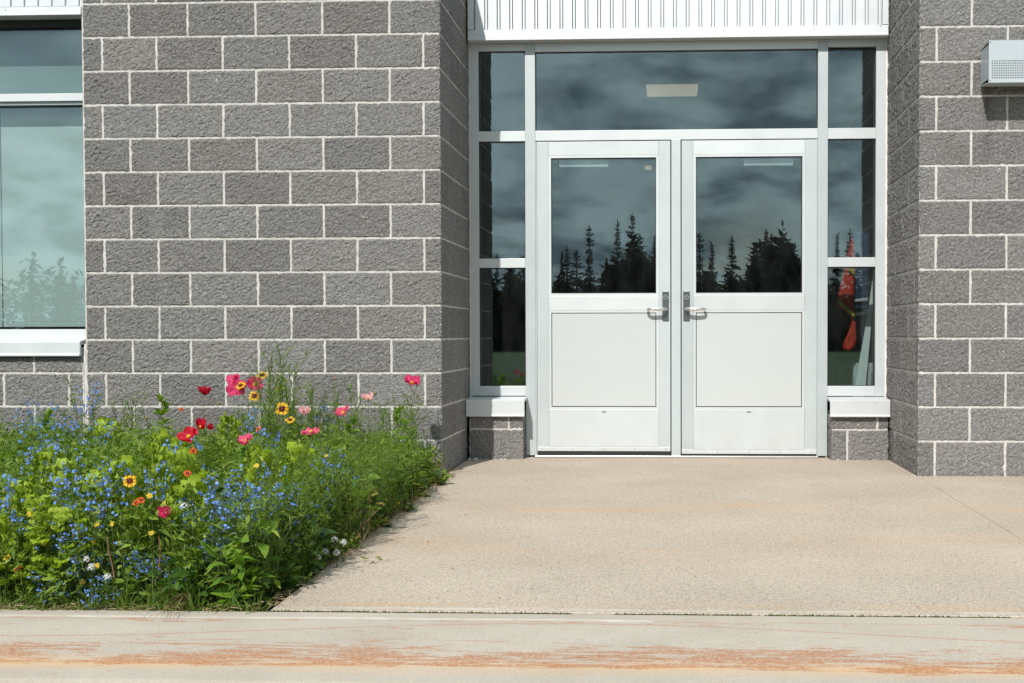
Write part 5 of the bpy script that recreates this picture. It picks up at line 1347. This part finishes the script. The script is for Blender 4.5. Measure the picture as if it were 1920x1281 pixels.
# ---- white alyssum clusters
def alyssum(i):
    n = 80; c = rdir(n, -0.5, 1.5)*0.0125+np.array([0, 0, 0.085])
    fl = petals(c, c-np.array([0, 0, 0.082]), rng.uniform(0.0026, 0.0038, n), 4, 0.9, 0.1)
    P = np.stack([np.zeros((6, 3))+rng.normal(size=(6, 3))*0.004*np.array([1, 1, 0]), np.zeros((6, 3))+np.array([0, 0, 0.05]), c[:6]], 1)
    lb, _ = along(P, 5, 0.1, 0.9)
    lf = strips(lb, rdir(len(lb), 0.1, 1.0), 0.018, 0.003, LANCE, 0.2)
    return ('white_flower_head', [('blossom', mesh_np('blossom', *fl, M['white_fl'])), ('stem', mesh_np('stem', *tubes(P, np.full(6, 0.0008)), M['stem'])), ('leaf', mesh_np('leaf', *lf, M['leafdark']))])
AL = protos_from(alyssum, 3)
for j, (x, y, z, w) in enumerate([(-0.167,-3.36,0.307,'left of the large blue patch'),(-0.463,-3.40,0.145,'upper left of the front group'),(-0.437,-3.42,0.125,'upper right of the front group'),(-0.506,-3.42,0.109,'lower left of the front group'),(-0.385,-3.42,0.095,'right of the front group'),(0.095,-2.93,0.055,'at the slab edge, nearest the kerb'),(0.13,-2.86,0.075,'at the slab edge, second from the kerb'),(0.125,-2.93,0.045,'at the slab edge, lowest'),(0.165,-2.84,0.065,'at the slab edge, overhanging the slab'),(0.135,-2.76,0.10,'at the slab edge, highest'),(0.16,-2.73,0.085,'at the slab edge, farthest from the kerb'),(-0.74,-3.44,0.05,'low at the left edge')]):
    place(AL[j % 3], 'round white flower head '+w, 'alyssum', 'white flower heads', (x, y, max(GZ, z-0.10)), rnd.uniform(0, 6), (0.95, 1.0))
# ---- seed pods on bare stems
PD = dome_mesh('pod', 0.008, 0.011, M['bud'])
for (x, y, z, w) in [(-1.195,-0.386,0.44,'right of the crimson side poppy'),(-1.158,-1.4,0.43,'over the lime plants'),(-0.916,-0.35,0.62,'above the yellow flowers'),(-0.54,-0.35,0.58,'against the wall left of the pale poppy'),(-0.30,-0.40,0.50,'left of the rose poppy stem'),(-0.06,-0.35,0.47,'right of the rose poppy stem')]:
    t = thing('seed_pod', 'brown poppy seed pod on a bare stem '+w, 'seed pod', (x, y, GZ), 'poppy seed pods')
    bloom_stem((x, y, GZ), (x, y, z), t, 0.0012); link('pod', PD, t, (0, 0, z-GZ))
# red stalk leaning at the front
for (x, y, w) in [(-0.21,-3.40,'under the magenta bloom'),(-0.37,-3.41,'left of the magenta bloom')]:
    t = thing('reddish_stalk', 'bare reddish stalk at the front of the bed '+w, 'stalk', (x, y, GZ), 'reddish stalks at the front')
    bloom_stem((x, y, GZ), (x-0.03, y+0.02, 0.20), t, 0.0035, 'stemred', 0.02)
# fallen stalk on the kerb and a dead twig hanging over it
tag(link('fallen_stalk', mesh_np('fallen_stalk', *tubes(np.array([[[-0.44, -4.145, 0.004], [-0.41, -4.150, 0.004], [-0.34, -4.14, 0.004]], [[-0.44, -4.145, 0.004], [-0.43, -4.12, 0.006], [-0.415, -4.105, 0.004]]]), np.array([0.0022, 0.0016])), M['stem'])), 'short green stalk fallen on the kerb at the lower left', 'stalk')
n = 16
P0 = np.stack([-0.10+rng.normal(0, .02, n), np.full(n, -3.50), np.full(n, 0.05)], 1); d = rng.normal(size=(n, 3))*np.array([0.022, 0.03, 0.0])+np.array([0.0, -0.13, -0.046])
tag(link('dead_twigs', mesh_np('dead_twigs', *tubes(np.stack([P0, P0+d*0.5+np.array([0, 0, 0.01]), P0+d], 1), np.full(n, 0.0006)), M['bud'])), 'thin dead twigs hanging over the kerb in front of the bed', 'twigs')
n = 7
P0 = np.stack([np.linspace(0.0, 0.055, n), -0.05+rng.normal(0, .02, n), np.full(n, 0.004)], 1); d = rdir(n, -0.02, 0.12)*0.13*np.array([1, 0.5, 1]); d[:, 0] = abs(d[:, 0])
tag(link('straw_wisps', mesh_np('straw_wisps', *tubes(np.stack([P0, P0+d*0.5+np.array([0, 0, 0.012]), P0+d+np.array([0, 0, 0.002])], 1), np.full(n, 0.0012)), M['straw'])), 'wisps of dry grass on the slab at the foot of the wall corner', 'straw')

# ================================================================== spruces across the road, seen only as reflections
def spruce(i):
    H = 6.5; Rm = (0.55, 0.95, 1.35, 0.7)[i]; P = []; rad = []
    z = 0.35
    while z < H-0.15:
        t = z/H; R_ = Rm*(1-t)**(0.95 if i != 3 else 0.4)*rnd.uniform(0.5, 1.2)+0.04
        if i == 3 and 0.62 < t < 0.8: R_ *= 0.4
        for k in range(rnd.randrange(6, 11)):
            az = rnd.uniform(0, 6.28); L = R_*rnd.uniform(0.45, 1.15); dz = (t-0.45)*0.7*L
            P.append([(0, 0, z), (math.cos(az)*L*0.5, math.sin(az)*L*0.5, z+dz*0.3-0.03), (math.cos(az)*L, math.sin(az)*L, z+dz)])
        z += rnd.uniform(0.10, 0.26)
    P = np.array(P); n = len(P)
    br = tubes(P, np.full(n, 0.022))
    b_, tb = along(P, 24, 0.15, 1.0)
    d = np.repeat(unit(P[:, 2]-P[:, 0]), 24, 0)+rng.normal(size=(n*24, 3))*0.65
    lf = strips(b_, d, rng.uniform(0.08, 0.26, n*24)*np.clip(1.25-b_[:, 2]/H, 0.3, 1), rng.uniform(0.03, 0.075, n*24), [0.7, 1.0, 0.15], 0.03)
    m = 40; top = strips(np.stack([np.zeros(m), np.zeros(m), rng.uniform(H-1.0, H-0.05, m)], 1), rdir(m, 0.5, 1.4), rng.uniform(0.08, 0.30, m), 0.04, THREAD, 0.0)
    tr = tubes(np.array([[[0, 0, 0], [0.02, 0, H*0.5], [0, 0, H]]]), np.array([[0.11, 0.06, 0.015]]), 6)
    return ('spruce_tree', [('crown', mesh_np('crown', *join([lf, top, br]), M['needles'])), ('trunk', mesh_np('trunk', *tr, M['bark']))])
SPR = protos_from(spruce, 4)
tree_pts = [(-4.8,5.6),(-4.3,5.9),(-3.7,5.5),(-2.9,6.9),(-2.2,5.2),(-1.6,7.45),(-0.86,7.6),(-0.3,6.4),(0.4,6.4),(1.3,5.4),(2.2,6.0),(3.17,6.4),(3.76,5.95),(4.8,6.2),(5.6,4.4),(6.3,5.9),(6.7,6.5),(7.3,6.6),(8.06,6.1),(8.66,5.9),(-8.7,5.5),(-8.1,4.9),(-7.0,5.4),(-6.1,5.2),(10.9,6.5),(11.3,6.65),(12.3,5.6),(9.7,5.0),(-36.4,4.0),(-35.3,3.4),(-34.2,4.4),(-33.3,5.1),(-32.3,4.7),(-31.2,4.2),(-38,4.4),(-29.8,5.0)]
for x in [q*1.7-60 for q in range(70)]:
    if all(abs(x-a) > 1.2 for a, _ in tree_pts): tree_pts.append((x+rnd.uniform(-.6, .6), rnd.uniform(3.4, 5.4) if -10 < x < 13 else rnd.uniform(4, 6.6)))
for j, (x, h) in enumerate(tree_pts):
    seg = 'reflected in the door glass' if -5 < x < 9 else ('reflected beside the doors' if -10 < x < 13 else 'far to one side across the lawn')
    place(SPR[j % 4], 'dark spruce tree across the road '+seg, 'tree', 'spruces '+seg, (x, -58+rnd.uniform(-3, 2), -0.15), rnd.uniform(0, 6.28), (0.9+0.5*((j*7) % 5)/5, (h+0.15)/6.5), (rnd.uniform(-.03, .03), rnd.uniform(-.03, .03)))
# the wood behind them
n = 70000
wx = np.concatenate([rng.uniform(-110, 110, n//2), rng.uniform(-15, 15, n//2)]); wy = -64+rng.normal(0, 1.5, n)
top = 3.7+1.9*np.exp(-((wx+1.2)/1.7)**2)+1.7*np.exp(-((wx-7.8)/1.4)**2)+0.5*np.sin(wx*0.31)+0.7*np.sin(wx*0.83+1)+1.6*np.abs(np.sin(wx*2.1))**3*rng.random(n)
wz = rng.random(n)**1.15*top
wd = strips(np.stack([wx, wy, wz-0.3], 1), rdir(n, -0.3, 1.2), rng.uniform(0.25, 0.8, n), rng.uniform(0.15, 0.4, n), [0.6, 1.0, 0.1], 0.1)
o = link('far_wood', mesh_np('far_wood', *wd, M['needles'])); tag(o, 'dark low wood behind the spruces across the lawn', 'wood', kind='stuff')

# ================================================================== labels: tell apart the things that would otherwise share one
bpy.context.view_layer.update()
inv = cam.matrix_world.inverted()
def screen_x(o):
    p = inv @ o.matrix_world.translation
    return p.x/max(1e-6, -p.z)
byl = {}
for o in scene.objects:
    if o.parent is None and 'label' in o: byl.setdefault(o['label'], []).append(o)
ORD = ['leftmost', 'second', 'third', 'fourth', 'fifth', 'sixth', 'seventh', 'eighth', 'ninth', 'tenth', 'eleventh', 'twelfth', 'thirteenth', 'fourteenth', 'fifteenth', 'sixteenth', 'seventeenth', 'eighteenth', 'nineteenth', 'twentieth']
for lab, os_ in byl.items():
    if 1 < len(os_) <= 20:
        os_.sort(key=screen_x)
        for k, o in enumerate(os_):
            if 'group' not in o: o['group'] = lab
            o['label'] = lab+', '+('leftmost' if k == 0 else 'rightmost' if k == len(os_)-1 else ORD[k]+' from left')
